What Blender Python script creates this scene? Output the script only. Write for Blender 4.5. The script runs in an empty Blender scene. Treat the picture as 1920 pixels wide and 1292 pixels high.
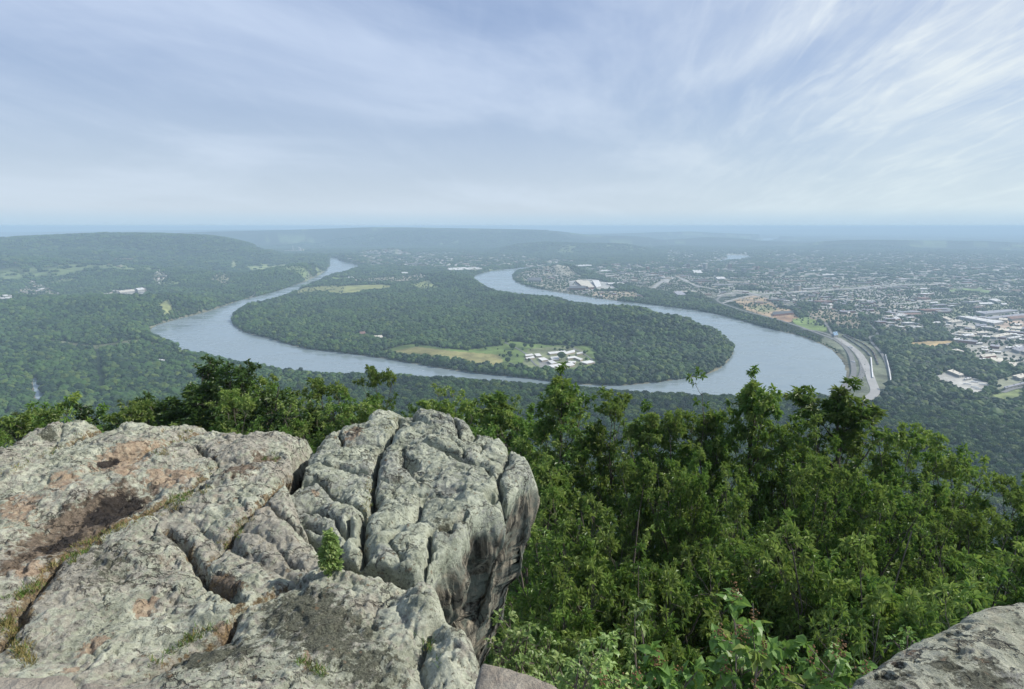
import bpy, math, random
import numpy as np
from mathutils import Vector, Matrix
scene = bpy.context.scene
HAZE_D = 9.4e-5
# ---------------------------------------------------------------- camera, light, exposure
H = 430.0                       # eye height above the river
PITCH = math.radians(11.0)
FPX = 1144.0                    # focal length for a 1920 px wide frame
cam_data = bpy.data.cameras.new("camera")
cam = bpy.data.objects.new("camera", cam_data)
scene.collection.objects.link(cam)
scene.camera = cam
cam_data.sensor_width = 36.0
cam_data.lens = 36.0 * FPX / 1920.0
cam_data.clip_start = 0.1
cam_data.clip_end = 200000.0
cam.location = (0, 0, H)
cam.rotation_euler = (math.pi/2 - PITCH, 0, 0)

SUN_AZ = math.radians(9.0)     # measured from +X towards +Y (sun to the right, a little ahead)
SUN_EL = math.radians(40.0)
to_sun = Vector((math.cos(SUN_EL)*math.cos(SUN_AZ), math.cos(SUN_EL)*math.sin(SUN_AZ), math.sin(SUN_EL)))
sd = bpy.data.lights.new("sun", 'SUN')
sd.energy = 5.0
sd.angle = math.radians(0.6)
sd.color = (1.0, 0.95, 0.86)
so = bpy.data.objects.new("sun", sd)
scene.collection.objects.link(so)
so.rotation_euler = to_sun.to_track_quat('Z', 'Y').to_euler()

scene.view_settings.view_transform = 'Standard'
scene.view_settings.look = 'None'
scene.view_settings.exposure = 0.15
scene.view_settings.gamma = 1.0
scene.view_settings.use_curve_mapping = False
scene.render.engine = 'CYCLES'
cy = scene.cycles
cy.max_bounces = 6
cy.diffuse_bounces = 2
cy.glossy_bounces = 2
cy.transmission_bounces = 3
cy.volume_bounces = 0
cy.transparent_max_bounces = 4
cy.use_denoising = True
cy.sample_clamp_indirect = 4.0
cy.use_adaptive_sampling = True
cy.adaptive_threshold = 0.015

# ---------------------------------------------------------------- node helper
class NT:
    def __init__(s, tree):
        s.t = tree
        tree.nodes.clear()
    def n(s, typ, **kw):
        nd = s.t.nodes.new(typ)
        for k, v in kw.items():
            if k.startswith('i_'):
                s.inp(nd, k[2:].replace('_', ' '), v)
            else:
                setattr(nd, k, v)
        return nd
    def inp(s, nd, key, v):
        if isinstance(key, str):
            tgt = None
            for q in nd.inputs:
                if q.name.lower() == key.lower() and q.enabled:
                    tgt = q; break
            if tgt is None:
                tgt = nd.inputs[key]
        else:
            tgt = nd.inputs[key]
        if isinstance(v, bpy.types.NodeSocket):
            s.t.links.new(v, tgt)
        else:
            if tgt.type == 'RGBA' and not hasattr(v, '__len__'):
                v = (v, v, v, 1)
            if tgt.type == 'RGBA' and len(v) == 3:
                v = (*v, 1)
            tgt.default_value = v
    def math(s, op, a, b=0.0, c=None, clamp=False):
        nd = s.t.nodes.new('ShaderNodeMath'); nd.operation = op; nd.use_clamp = clamp
        s.inp(nd, 0, a); s.inp(nd, 1, b)
        if c is not None: s.inp(nd, 2, c)
        return nd.outputs[0]
    def mix(s, fac, a, b, mode='MIX'):
        nd = s.t.nodes.new('ShaderNodeMix'); nd.data_type = 'RGBA'; nd.blend_type = mode
        s.inp(nd, 0, fac); s.inp(nd, 6, a); s.inp(nd, 7, b)
        return nd.outputs[2]
    def noise(s, vec, scale, detail=4, rough=0.5, dist=0.0, dims='3D', out=0):
        nd = s.t.nodes.new('ShaderNodeTexNoise'); nd.noise_dimensions = dims
        if vec is not None: s.inp(nd, 'Vector', vec)
        s.inp(nd, 'Scale', scale); s.inp(nd, 'Detail', detail); s.inp(nd, 'Roughness', rough); s.inp(nd, 'Distortion', dist)
        return nd.outputs[out]
    def ramp(s, fac, lo, hi, a=0.0, b=1.0, smooth=True):
        nd = s.t.nodes.new('ShaderNodeMapRange')
        if smooth: nd.interpolation_type = 'SMOOTHSTEP'
        s.inp(nd, 0, fac); s.inp(nd, 1, lo); s.inp(nd, 2, hi); s.inp(nd, 3, a); s.inp(nd, 4, b)
        return nd.outputs[0]
    def attr(s, name, out='Fac'):
        nd = s.t.nodes.new('ShaderNodeAttribute'); nd.attribute_name = name
        return nd.outputs[out]

# ---------------------------------------------------------------- world: sky with thin cirrus
world = bpy.data.worlds.new("World")
scene.world = world
world.use_nodes = True
w = NT(world.node_tree)
tc = w.n('ShaderNodeTexCoord').outputs['Generated']
sp = w.n('ShaderNodeSeparateXYZ', i_Vector=tc)
zc = w.math('MAXIMUM', sp.outputs[2], 0.004)
cmb = w.n('ShaderNodeCombineXYZ', i_X=sp.outputs[0], i_Y=sp.outputs[1], i_Z=zc)
sky = w.n('ShaderNodeTexSky', sky_type='NISHITA', sun_disc=False, sun_elevation=SUN_EL,
          sun_rotation=math.pi/2 - SUN_AZ, air_density=1.0, dust_density=1.6, ozone_density=1.6, altitude=500)
w.inp(sky, 'Vector', cmb.outputs[0])
SKY_S = 0.10
skyc = w.mix(1.0, sky.outputs[0], (SKY_S, SKY_S, SKY_S), 'MULTIPLY')
# cloud sheet: direction projected on a plane overhead
zz = w.math('ADD', zc, 0.16)
u = w.math('DIVIDE', sp.outputs[0], zz)
v = w.math('DIVIDE', sp.outputs[1], zz)
pc = w.n('ShaderNodeCombineXYZ', i_X=u, i_Y=v, i_Z=0.0).outputs[0]
def mapv(vec, rot, sc, loc=(0, 0, 0)):
    m = w.n('ShaderNodeMapping'); w.inp(m, 'Vector', vec)
    m.inputs['Rotation'].default_value = (0, 0, math.radians(rot))
    m2 = w.n('ShaderNodeMapping'); w.inp(m2, 'Vector', m.outputs[0]); m2.inputs['Scale'].default_value = sc
    m2.inputs['Location'].default_value = loc
    return m2.outputs[0]
big = w.noise(mapv(pc, -60, (0.55, 0.80, 1), (2.35, 0.9, 0)), 1.0, 6, 0.55, 0.5)
big = w.ramp(big, 0.40, 0.68)
streak = w.noise(mapv(pc, -86, (0.55, 2.2, 1), (1.7, 0.4, 0)), 1.3, 8, 0.60, 0.7)
streak = w.ramp(streak, 0.42, 0.70)
fine = w.noise(mapv(pc, -84, (1.1, 5.0, 1), (0.7, 5.4, 0)), 1.6, 8, 0.62, 1.0)
fine = w.ramp(fine, 0.44, 0.72)
right = w.ramp(sp.outputs[0], -0.05, 0.62)
right2 = w.ramp(sp.outputs[0], 0.10, 0.55)
a1 = w.math('MULTIPLY', big, 0.62)
a2 = w.math('MULTIPLY', streak, w.math('MULTIPLY_ADD', right2, 0.42, 0.10))
a3 = w.math('MULTIPLY', fine, w.math('MULTIPLY_ADD', right2, 0.36, 0.04))
cov = w.math('ADD', a1, w.math('ADD', a2, a3), clamp=True)
cloudc = w.mix(right, (0.585, 0.685, 0.855), (0.72, 0.785, 0.83))
basec = w.mix(0.66, skyc, (0.345, 0.455, 0.69))
s1 = w.mix(cov, basec, cloudc)
hz = w.math('POWER', w.ramp(zc, 0.30, 0.0, 0.0, 1.0, False), 1.7)
hcol = w.mix(right, (0.58, 0.675, 0.755), (0.60, 0.72, 0.775))
s2 = w.mix(w.math('MULTIPLY', hz, 0.92), s1, hcol)
s2 = w.mix(w.ramp(zc, 0.028, 0.004, 0.0, 0.75), s2, (0.43, 0.585, 0.72))
bg = w.n('ShaderNodeBackground', i_Color=s2, i_Strength=1.0)
out = w.n('ShaderNodeOutputWorld', i_Surface=bg.outputs[0])

# ---------------------------------------------------------------- geometry helpers
CP, SP = math.cos(PITCH), math.sin(PITCH)
def ray(px, py):
    dx = (np.asarray(px, float) - 960)/FPX
    dv = -(np.asarray(py, float) - 646)/FPX
    return dx, CP + dv*SP, -SP + dv*CP
def G(px, py, z=6.0):
    """ground point seen at that place of the photograph, for a ground height z"""
    dx, dy, dz = ray(px, py)
    t = (z - H)/dz
    return np.stack([dx*t, dy*t], -1)
def RP(px, py, Y):
    dx, dy, dz = ray(px, py)
    t = Y/dy
    return np.array([dx*t, Y, H + dz*t])
def GP(pts, z=6.0):
    a = np.array(pts, float)
    return G(a[:, 0], a[:, 1], z)

def inside(x, y, poly):
    c = np.zeros(x.shape, bool)
    n = len(poly)
    x0, y0 = poly.min(0); x1, y1 = poly.max(0)
    m = (x >= x0) & (x <= x1) & (y >= y0) & (y <= y1)
    if not m.any(): return c
    xs, ys = x[m], y[m]
    cc = np.zeros(xs.shape, bool)
    for i in range(n):
        ax, ay = poly[i]; bx, by = poly[(i+1) % n]
        if ay == by: continue
        k = (ay > ys) != (by > ys)
        cc ^= k & (xs < (bx-ax)*(ys-ay)/(by-ay) + ax)
    c[m] = cc
    return c
def seg_dist(x, y, line, closed=False, want=False):
    """distance to a polyline; with want also the nearest point"""
    best = np.full(x.shape, 1e18, np.float64 if want else np.float32)
    if want: nx = np.zeros(x.shape); ny = np.zeros(x.shape)
    n = len(line)
    for i in range(n if closed else n-1):
        ax, ay = line[i]; bx, by = line[(i+1) % n]
        vx, vy = bx-ax, by-ay
        L = vx*vx+vy*vy + 1e-12
        t = np.clip(((x-ax)*vx+(y-ay)*vy)/L, 0, 1)
        qx, qy = ax+t*vx, ay+t*vy
        d = (x-qx)**2+(y-qy)**2
        if want:
            k = d < best
            nx[k] = qx[k]; ny[k] = qy[k]; best[k] = d[k]
        else:
            best = np.minimum(best, d)
    best = np.sqrt(best)
    return (best, nx, ny) if want else best
def smooth_line(pts, n=6, closed=False):
    """Catmull-Rom through the points"""
    p = np.array(pts, float); m = len(p); o = []
    for i in range(m if closed else m-1):
        if closed: a, b, c, d = p[(i-1) % m], p[i], p[(i+1) % m], p[(i+2) % m]
        else: a, b, c, d = p[max(i-1, 0)], p[i], p[i+1], p[min(i+2, m-1)]
        for k in range(n):
            t = k/n
            o.append(0.5*((2*b)+(-a+c)*t+(2*a-5*b+4*c-d)*t*t+(-a+3*b-3*c+d)*t**3))
    if not closed: o.append(p[-1])
    return np.array(o)

# value noise
_rng = np.random.default_rng(11)
_T = _rng.random((256, 256)).astype(np.float32)
_T3 = _rng.random((64, 64, 64)).astype(np.float32)
def vn2(x, y):
    xi = np.floor(x); yi = np.floor(y)
    fx = (x-xi); fy = (y-yi)
    fx = fx*fx*fx*(fx*(fx*6-15)+10); fy = fy*fy*fy*(fy*(fy*6-15)+10)
    a = xi.astype(np.int64) & 255; b = yi.astype(np.int64) & 255
    a1 = (a+1) & 255; b1 = (b+1) & 255
    return (_T[a, b]*(1-fx)+_T[a1, b]*fx)*(1-fy)+(_T[a, b1]*(1-fx)+_T[a1, b1]*fx)*fy
def fbm2(x, y, o=4, r=0.5):
    s = 0; a = 1; t = 0
    for i in range(o):
        s = s+a*vn2(x*2**i+17.3*i, y*2**i+5.1*i); t += a; a *= r
    return s/t
def vn3(x, y, z):
    xi = np.floor(x); yi = np.floor(y); zi = np.floor(z)
    fx = x-xi; fy = y-yi; fz = z-zi
    fx = fx*fx*(3-2*fx); fy = fy*fy*(3-2*fy); fz = fz*fz*(3-2*fz)
    a = xi.astype(np.int64) & 63; b = yi.astype(np.int64) & 63; c = zi.astype(np.int64) & 63
    a1 = (a+1) & 63; b1 = (b+1) & 63; c1 = (c+1) & 63
    def L(p, q, f): return p*(1-f)+q*f
    return L(L(L(_T3[a, b, c], _T3[a1, b, c], fx), L(_T3[a, b1, c], _T3[a1, b1, c], fx), fy),
             L(L(_T3[a, b, c1], _T3[a1, b, c1], fx), L(_T3[a, b1, c1], _T3[a1, b1, c1], fx), fy), fz)
def fbm3(x, y, z, o=4, r=0.5):
    s = 0; a = 1; t = 0
    for i in range(o):
        s = s+a*vn3(x*2**i+7.3*i, y*2**i+3.1*i, z*2**i+11.7*i); t += a; a *= r
    return s/t
def sstep(x, a, b):
    t = np.clip((x-a)/(b-a), 0, 1)
    return t*t*(3-2*t)

def mesh(name, V, faces, mats=None, fm=None, smooth=False, attrs=None, cols=None):
    """faces: list of int arrays (n,k); fm: material index per array"""
    me = bpy.data.meshes.new(name)
    V = np.asarray(V, np.float32)
    me.vertices.add(len(V)); me.vertices.foreach_set('co', V.ravel())
    faces = [np.asarray(f, np.int32) for f in faces if len(f)]
    loops = np.concatenate([f.ravel() for f in faces])
    tot = np.concatenate([np.full(len(f), f.shape[1], np.int32) for f in faces])
    start = np.concatenate([[0], np.cumsum(tot)[:-1]]).astype(np.int32)
    me.loops.add(len(loops)); me.loops.foreach_set('vertex_index', loops)
    me.polygons.add(len(tot)); me.polygons.foreach_set('loop_start', start)
    try: me.polygons.foreach_set('loop_total', tot)
    except Exception: pass
    if fm is not None:
        mi = np.concatenate([(np.full(len(f), m, np.int32) if np.isscalar(m) else np.asarray(m, np.int32)) for f, m in zip(faces, fm)])
        me.polygons.foreach_set('material_index', mi)
    me.polygons.foreach_set('use_smooth', np.full(len(tot), smooth))
    for m in (mats or []): me.materials.append(m)
    for k, a in (attrs or {}).items():
        at = me.attributes.new(k, 'FLOAT', 'POINT'); at.data.foreach_set('value', np.asarray(a, np.float32).ravel())
    for k, a in (cols or {}).items():
        at = me.attributes.new(k, 'FLOAT_COLOR', 'POINT')
        c = np.ones((len(V), 4), np.float32); c[:, :3] = a
        at.data.foreach_set('color', c.ravel())
    me.update(calc_edges=True)
    return me
def ob(name, me, parent=None, loc=None, rz=None, sc=None, label=None, cat=None, group=None, kind=None, rot=None):
    o = bpy.data.objects.new(name, me)
    scene.collection.objects.link(o)
    if parent is not None: o.parent = parent
    if loc is not None: o.location = loc
    if rz is not None: o.rotation_euler = (0, 0, rz)
    if rot is not None: o.rotation_euler = rot
    if sc is not None: o.scale = (sc, sc, sc) if np.isscalar(sc) else sc
    if label: o['label'] = label
    if cat: o['category'] = cat
    if group: o['group'] = group
    if kind: o['kind'] = kind
    return o
def empty(name, loc, label, cat, group=None):
    return ob(name, None, loc=loc, label=label, cat=cat, group=group)

class MB:
    """collects boxes, prisms and tubes"""
    def __init__(s): s.v = []; s.f = {3: [], 4: []}; s.m = {3: [], 4: []}; s.n = 0
    def add(s, V, F, m=0):
        V = np.asarray(V, float)
        for f in F:
            s.f[len(f)].append([i+s.n for i in f]); s.m[len(f)].append(m)
        s.v.append(V); s.n += len(V)
    def box(s, c, size, rz=0.0, m=0, mt=None):
        x, y, z = size[0]/2, size[1]/2, size[2]
        P = np.array([[-x, -y, 0], [x, -y, 0], [x, y, 0], [-x, y, 0], [-x, -y, z], [x, -y, z], [x, y, z], [-x, y, z]])
        ca, sa = math.cos(rz), math.sin(rz)
        Q = P.copy(); Q[:, 0] = P[:, 0]*ca-P[:, 1]*sa; Q[:, 1] = P[:, 0]*sa+P[:, 1]*ca
        Q += np.array(c)
        s.add(Q, [(0, 1, 5, 4), (1, 2, 6, 5), (2, 3, 7, 6), (3, 0, 4, 7), (0, 3, 2, 1)], m)
        s.f[4].append([s.n-8+k for k in (4, 5, 6, 7)]); s.m[4].append(m if mt is None else mt)
    def gable(s, c, size, h, rz=0.0, m=0, over=0.4):
        x, y = size[0]/2+over, size[1]/2+over
        P = np.array([[-x, -y, 0], [x, -y, 0], [x, y, 0], [-x, y, 0], [-x, 0, h], [x, 0, h]])
        ca, sa = math.cos(rz), math.sin(rz)
        Q = P.copy(); Q[:, 0] = P[:, 0]*ca-P[:, 1]*sa; Q[:, 1] = P[:, 0]*sa+P[:, 1]*ca
        Q += np.array(c)
        s.add(Q, [(0, 1, 5, 4), (2, 3, 4, 5), (1, 2, 5), (3, 0, 4), (0, 3, 2, 1)], m)
    def prism(s, poly, z0, z1, m=0, mt=None):
        poly = np.asarray(poly, float)
        a = np.c_[poly, np.full(4, z0)]; b = np.c_[poly, np.full(4, z1)]
        s.add(np.r_[a, b], [(0, 1, 5, 4), (1, 2, 6, 5), (2, 3, 7, 6), (3, 0, 4, 7)], m)
        s.f[4].append([s.n-8+k for k in (4, 5, 6, 7)]); s.m[4].append(m if mt is None else mt)
    def tube(s, pts, rad, k=6, m=0, cap=True):
        pts = np.asarray(pts, float); rad = np.broadcast_to(rad, len(pts))
        t = np.gradient(pts, axis=0); t /= np.linalg.norm(t, axis=1)[:, None]+1e-9
        up = np.array([0.31, 0.17, 1.0]) if abs(t[0][2]) < 0.9 else np.array([1.0, 0.1, 0])
        V = []
        for p, r, d in zip(pts, rad, t):
            a = np.cross(d, up); a /= np.linalg.norm(a); b = np.cross(d, a)
            for j in range(k):
                an = 2*math.pi*j/k
                V.append(p+r*(a*math.cos(an)+b*math.sin(an)))
        F = []
        for i in range(len(pts)-1):
            for j in range(k):
                F.append((i*k+j, i*k+(j+1) % k, (i+1)*k+(j+1) % k, (i+1)*k+j))
        s.add(V, F, m)
    def build(s, name, mats, smooth=False):
        V = np.concatenate(s.v)
        fs, ms = [], []
        for k in (3, 4):
            if s.f[k]: fs.append(np.array(s.f[k])); ms.append(np.array(s.m[k]))
        return mesh(name, V, fs, mats, ms, smooth)

def simple_mat(name, col, rough=0.7, spec=0.3, var=0.0, scale=1.0, metal=0.0, objrand=0.0, bump=0.0):
    m = bpy.data.materials.new(name); m.use_nodes = True
    t = NT(m.node_tree)
    c = None
    co = t.n('ShaderNodeTexCoord').outputs['Object']
    nz = t.noise(co, scale, 5, 0.6)
    if var > 0:
        c = t.mix(t.ramp(nz, 0.3, 0.7), tuple(q*(1-var) for q in col), tuple(min(1, q*(1+var)) for q in col))
    else:
        c = t.mix(0.0, col, col)
    if objrand > 0:
        r = t.n('ShaderNodeObjectInfo').outputs['Random']
        c = t.mix(t.math('MULTIPLY', r, objrand), c, (0.02, 0.02, 0.02))
    p = t.n('ShaderNodeBsdfPrincipled', i_Base_Color=c, i_Roughness=rough, i_Metallic=metal)
    t.inp(p, 'Specular IOR Level', spec)
    if bump > 0:
        b = t.n('ShaderNodeBump', i_Height=nz, i_Strength=0.5, i_Distance=bump)
        t.inp(p, 'Normal', b.outputs[0])
    t.n('ShaderNodeOutputMaterial', i_Surface=p.outputs[0])
    return m
# ---------------------------------------------------------------- the valley: river, ridges, land use
RIVER = [(617,484),(617,497),(612,506),(593,518),(553,535),(500,552),(453,563),(393,583),(327,600),(286,614),(288,630),(315,643),
 (350,659),(400,670),(467,685),(533,698),(640,706),(723,706),(807,713),(907,722),(1007,729),(1107,736),(1180,744),(1273,748),(1380,752),(1480,750),(1545,744),
 (1570,730),(1583,710),(1584,690),(1572,669),(1548,650),(1498,630),(1448,618),(1398,604),(1331,587),(1280,579),(1207,570),(1140,562),
 (1073,552),(1007,541),(966,528),(961,517),(973,508),(1007,502),(1040,500),(1000,500),(970,503),(923,508),(893,516),(889,524),(902,540),(925,550),
 (970,561),(1040,572),(1110,578),(1173,583),(1240,598),(1300,616),(1350,632),(1373,644),(1375,663),(1353,690),(1318,704),(1267,713),
 (1173,723),(1107,722),(1040,717),(973,708),(873,698),(773,682),(707,671),(640,662),(567,653),(500,634),(460,624),(436,608),(437,591),
 (457,579),(500,566),(533,557),(567,539),(627,518.5),(655,510),(672,501),(668,497),(640,489),(632,484)]
riv = smooth_line(GP(RIVER, 0.0), 3, True)
WATERS = [GP(p, 3.0) for p in (
 [(1307,491),(1345,488),(1364,484),(1360,478),(1380,477),(1400,479),(1414,482),(1402,484),(1380,487),(1345,491)],
 [(1380,452),(1425,451),(1430,446),(1480,446),(1500,448),(1470,449),(1435,452),(1410,454)],
 [(1208,463),(1225,461.5),(1250,460.5),(1252,462.5),(1225,465)],
 [(483,488),(490,485),(497,487),(492,490)],
 [(64,706),(72,716),(83,752),(74,758),(66,735),(60,712)])]
def px(*a): return GP(a, 6.0)
NOOPEN = px((-300,440),(500,440),(500,505),(-300,545))
# ridges: (crest points (px, py, forward distance), half width, flatness)
RIDGES = [
 ([(-420,456,6500),(-100,449,6500),(0,447,6500),(60,443,6700),(130,440,6900),(190,437,7000),(300,438,7200),(372,441,7400),(420,448,7450),(470,461,7500),(530,479,7600)], 1350, 2.6),
 ([(-300,480,5100),(0,482,5000),(70,485,5000),(133,491,5000),(213,500,4900),(330,513,4700)], 560, 2),
 ([(-250,556,3000),(0,560,3000),(80,568,2900),(150,560,3000),(215,560,2950),(262,576,2800),(290,596,2600)], 430, 2),
 ([(395,556,4100),(417,538,4300),(467,518,4600),(533,501,4950),(583,494,5500),(614,500,5850)], 270, 2),
 ([(800,511,5300),(827,509,5100),(873,521,4300),(923,545,3700),(985,553,3200),(1050,570,2820),(1150,575,2560),(1250,597,2380),(1320,621,2230),(1350,634,2200)], 240, 2),
 ([(1030,500,5500),(1042,494,5500),(1060,497,5500)], 170, 2),
 ([(670,480,9000),(700,469,9200),(735,466,9200),(775,476,9200)], 420, 2),
 ([(880,478,10500),(913,470,10500),(973,457,10500),(1023,453,10500),(1090,457,10500),(1173,458,10500),(1223,467,10500),(1300,472,10500)], 650, 2),
 ([(690,474,13000),(773,466,13000),(840,455,13000),(907,447,13000),(980,449,13000),(1060,452,13500)], 900, 2),
 ([(300,441,15500),(380,436,15500),(450,433,15000),(560,430,15000),(640,427.5,15000),(700,425.5,15000),(760,426,15000),(850,427.5,15000),(950,429,15000),(1010,430.5,15500),(1050,434,15500),(1110,442,15500)], 2100, 4),
 ([(-500,438,24000),(0,436,24000),(150,434.5,24000),(330,432,24000),(460,431,24000)], 2600, 4),
 ([(1060,440,20000),(1180,437,20000),(1290,434.5,20000),(1400,439,20000)], 1500, 2),
 ([(1290,447,15000),(1330,444,15000),(1390,447,14500),(1430,451,14500)], 800, 2),
 ([(1500,460,12500),(1557,452,12500),(1640,449.5,12500),(1720,450,12500),(1850,452,12300),(1920,455,12000),(2300,460,12000)], 850, 3),
 ([(1250,434,38000),(1400,433,38000),(1500,430.5,38000),(1600,428.5,38000),(1700,428.5,38000),(1800,430,38000),(2300,429,38000)], 3500, 3),
]
ridge_data = []
for pts, wd, fl in RIDGES:
    P = np.array([RP(a, b, c) for a, b, c in pts])
    P[:, 2] -= 19 if wd == 240 else 5
    ridge_data.append((P, wd, fl))

# land use polygons: colour (linear), tree density, noise
GREEN = (0.115, 0.165, 0.048); TAN = (0.215, 0.20, 0.085); GREY = (0.22, 0.215, 0.205); DIRT = (0.36, 0.27, 0.17); PALE = (0.42, 0.41, 0.38)
LAND = [
 # (polygon, colour, density)
 (px((717,661),(750,650),(777,646),(840,655),(873,658),(940,649),(958,640),(997,646),(1040,649),(1107,650),(1123,667),(1112,690),(1100,698),(1040,700),(973,691),(923,688),(860,680),(807,674),(760,668)), GREEN, 0.03),
 (px((735,661),(780,652),(850,660),(935,666),(944,678),(938,687),(860,678),(780,668)), TAN, 0.0),
 (px((990,655),(1075,650),(1100,662),(1095,690),(1020,693),(978,688)), (0.17,0.19,0.10), 0.04),
 (px((1036,690),(1062,686),(1075,690),(1050,697)), GREY, 0.0),
 (px((1010,680),(1030,676),(1034,690),(1012,690)), GREY, 0.0),
 (px((545,552),(560,540),(600,538),(640,537),(680,535),(735,536),(735,543),(680,546),(672,552),(640,554),(600,551),(560,554)), (0.21,0.22,0.085), 0.05),
 (px((650,536),(720,534),(718,545),(678,546),(672,552),(640,552)), (0.24,0.25,0.09), 0.0),
 (px((660,524),(740,519),(790,515),(800,522),(782,530),(700,532),(665,530)), (0.30,0.27,0.21), 0.22),
 (px((770,536),(800,526),(827,543),(790,546)), (0.20,0.23,0.09), 0.10),
 (px((620,524),(655,521),(655,525),(622,527)), GREEN, 0.0),
 (px((592,512),(612,506),(622,503),(618,511),(598,517)), (0.16,0.2,0.07), 0.1),
 (px((640,484),(700,488),(705,500),(668,498)), (0.2,0.2,0.15), 0.4),
 (px((838,506),(900,500),(903,504),(870,509),(845,509)), (0.5,0.5,0.46), 0.05),
 (px((900,492),(960,490),(990,496),(930,500)), (0.28,0.28,0.22), 0.3),
 # left valley settlements
 (px((20,560),(60,535),(90,545),(130,556),(80,563)), (0.24,0.225,0.17), 0.25),
 (px((160,562),(215,548),(275,545),(280,552),(258,562),(215,560)), (0.30,0.27,0.21), 0.22),
 (px((206,554),(262,549),(270,555),(235,561)), (0.36,0.34,0.30), 0.0),
 (px((-20,590),(-20,576),(25,577),(32,585),(10,592)), (0.33,0.30,0.25), 0.15),
 (px((283,535),(300,526),(318,533),(300,541)), (0.2,0.2,0.14), 0.3),
 (px((395,535),(415,520),(440,524),(425,540)), (0.2,0.2,0.13), 0.3),
 (px((268,575),(285,571),(292,580),(275,582)), (0.28,0.25,0.17), 0.3),
 (px((300,593),(318,582),(328,592),(310,600)), (0.22,0.24,0.10), 0.03),
 (px((460,505),(500,501),(545,500),(520,508),(470,509)), (0.20,0.24,0.10), 0.15),
 (px((430,505),(442,500),(447,507),(435,508)), (0.22,0.25,0.12), 0.1),
 (px((470,490),(560,478),(600,478),(600,484),(520,490)), (0.14,0.17,0.09), 0.6),
 (px((333,664),(352,661),(351,667),(335,668)), (0.2,0.23,0.10), 0.0),
 # power line cut, tree shade painted into its dark colour, and track at left
 (px((173,652),(186,652),(202,734),(182,734)), (0.03,0.05,0.022), 0.0),
 (px((100,645),(180,651),(270,640),(360,662),(430,672),(428,676),(355,667),(270,646),(182,656),(100,649)), (0.13,0.14,0.075), 0.25),
 # city side
 (px((965,520),(985,508),(1020,504),(1050,512),(1100,520),(1110,545),(1150,562),(1060,552),(1000,536)), (0.26,0.25,0.20), 0.28),
 (px((1065,528),(1110,524),(1140,530),(1160,545),(1110,546),(1070,542)), (0.33,0.33,0.31), 0.02),
 (px((1110,547),(1190,547),(1210,560),(1150,562),(1112,556)), (0.33,0.28,0.20), 0.15),
 (px((1225,535),(1250,524),(1265,522),(1250,532),(1235,540)), PALE, 0.0),
 (px((1180,532),(1280,530),(1350,545),(1340,560),(1280,552),(1200,545)), (0.2,0.2,0.15), 0.4),
 (px((1372,562),(1410,554),(1440,560),(1455,575),(1485,583),(1497,600),(1450,598),(1400,583)), DIRT, 0.12),
 (px((1400,576),(1440,572),(1460,582),(1430,588)), (0.24,0.24,0.12), 0.1),
 (px((1450,595),(1492,592),(1500,602),(1470,606)), (0.30,0.19,0.12), 0.05),
 (px((1485,600),(1515,594),(1550,612),(1550,624),(1520,622),(1490,608)), (0.17,0.24,0.07), 0.12),
 (px((1500,585),(1580,580),(1620,600),(1610,625),(1570,615),(1520,598)), (0.26,0.22,0.16), 0.25),
 (px((1545,632),(1568,622),(1590,632),(1620,640),(1640,655),(1652,675),(1667,700),(1669,728),(1655,742),(1640,750),(1615,756),(1585,752),(1560,748),(1582,722),(1592,700),(1590,678),(1575,655),(1540,640)), (0.155,0.17,0.115), 0.0),
 (px((1772,543),(1830,538),(1860,547),(1848,559),(1790,553)), (0.17,0.24,0.09), 0.0),
 (px((1760,578),(1810,576),(1808,586),(1780,588)), (0.20,0.20,0.12), 0.1),
 (px((1704,644),(1745,640),(1808,640),(1800,648),(1745,654),(1708,652)), (0.46,0.34,0.17), 0.0),
 (px((1765,600),(1830,592),(1925,590),(1925,690),(1880,690),(1830,680),(1812,655),(1790,640),(1770,620)), (0.30,0.29,0.25), 0.22),
 (px((1860,600),(1925,596),(1925,625),(1870,615)), (0.40,0.31,0.24), 0.05),
 (px((1752,706),(1775,700),(1800,703),(1850,718),(1862,730),(1840,742),(1806,736),(1785,727),(1758,718)), (0.33,0.32,0.29), 0.0),
 (px((1845,752),(1865,742),(1922,730),(1922,752),(1880,756)), (0.20,0.24,0.095), 0.02),
 (px((1866,715),(1922,700),(1922,722),(1868,732)), (0.25,0.26,0.18), 0.1),
 (px((1770,600),(1740,560),(1800,545),(1925,560),(1925,592),(1830,592)), (0.2,0.22,0.14), 0.35),
 (px((1640,570),(1680,573),(1690,590),(1660,600),(1635,585)), (0.30,0.27,0.21), 0.3),
 (px((1640,596),(1700,590),(1730,600),(1735,620),(1680,625),(1645,612)), (0.24,0.22,0.18), 0.35),
]
URBAN = [px((1090,500),(1280,488),(1500,480),(1925,476),(1925,590),(1780,590),(1640,600),(1560,585),(1400,570),(1330,560),(1150,530)),
         px((640,478),(900,474),(1090,490),(1000,500),(860,503),(700,498)),
         px((1250,470),(1925,462),(1925,478),(1250,490))]
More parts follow.
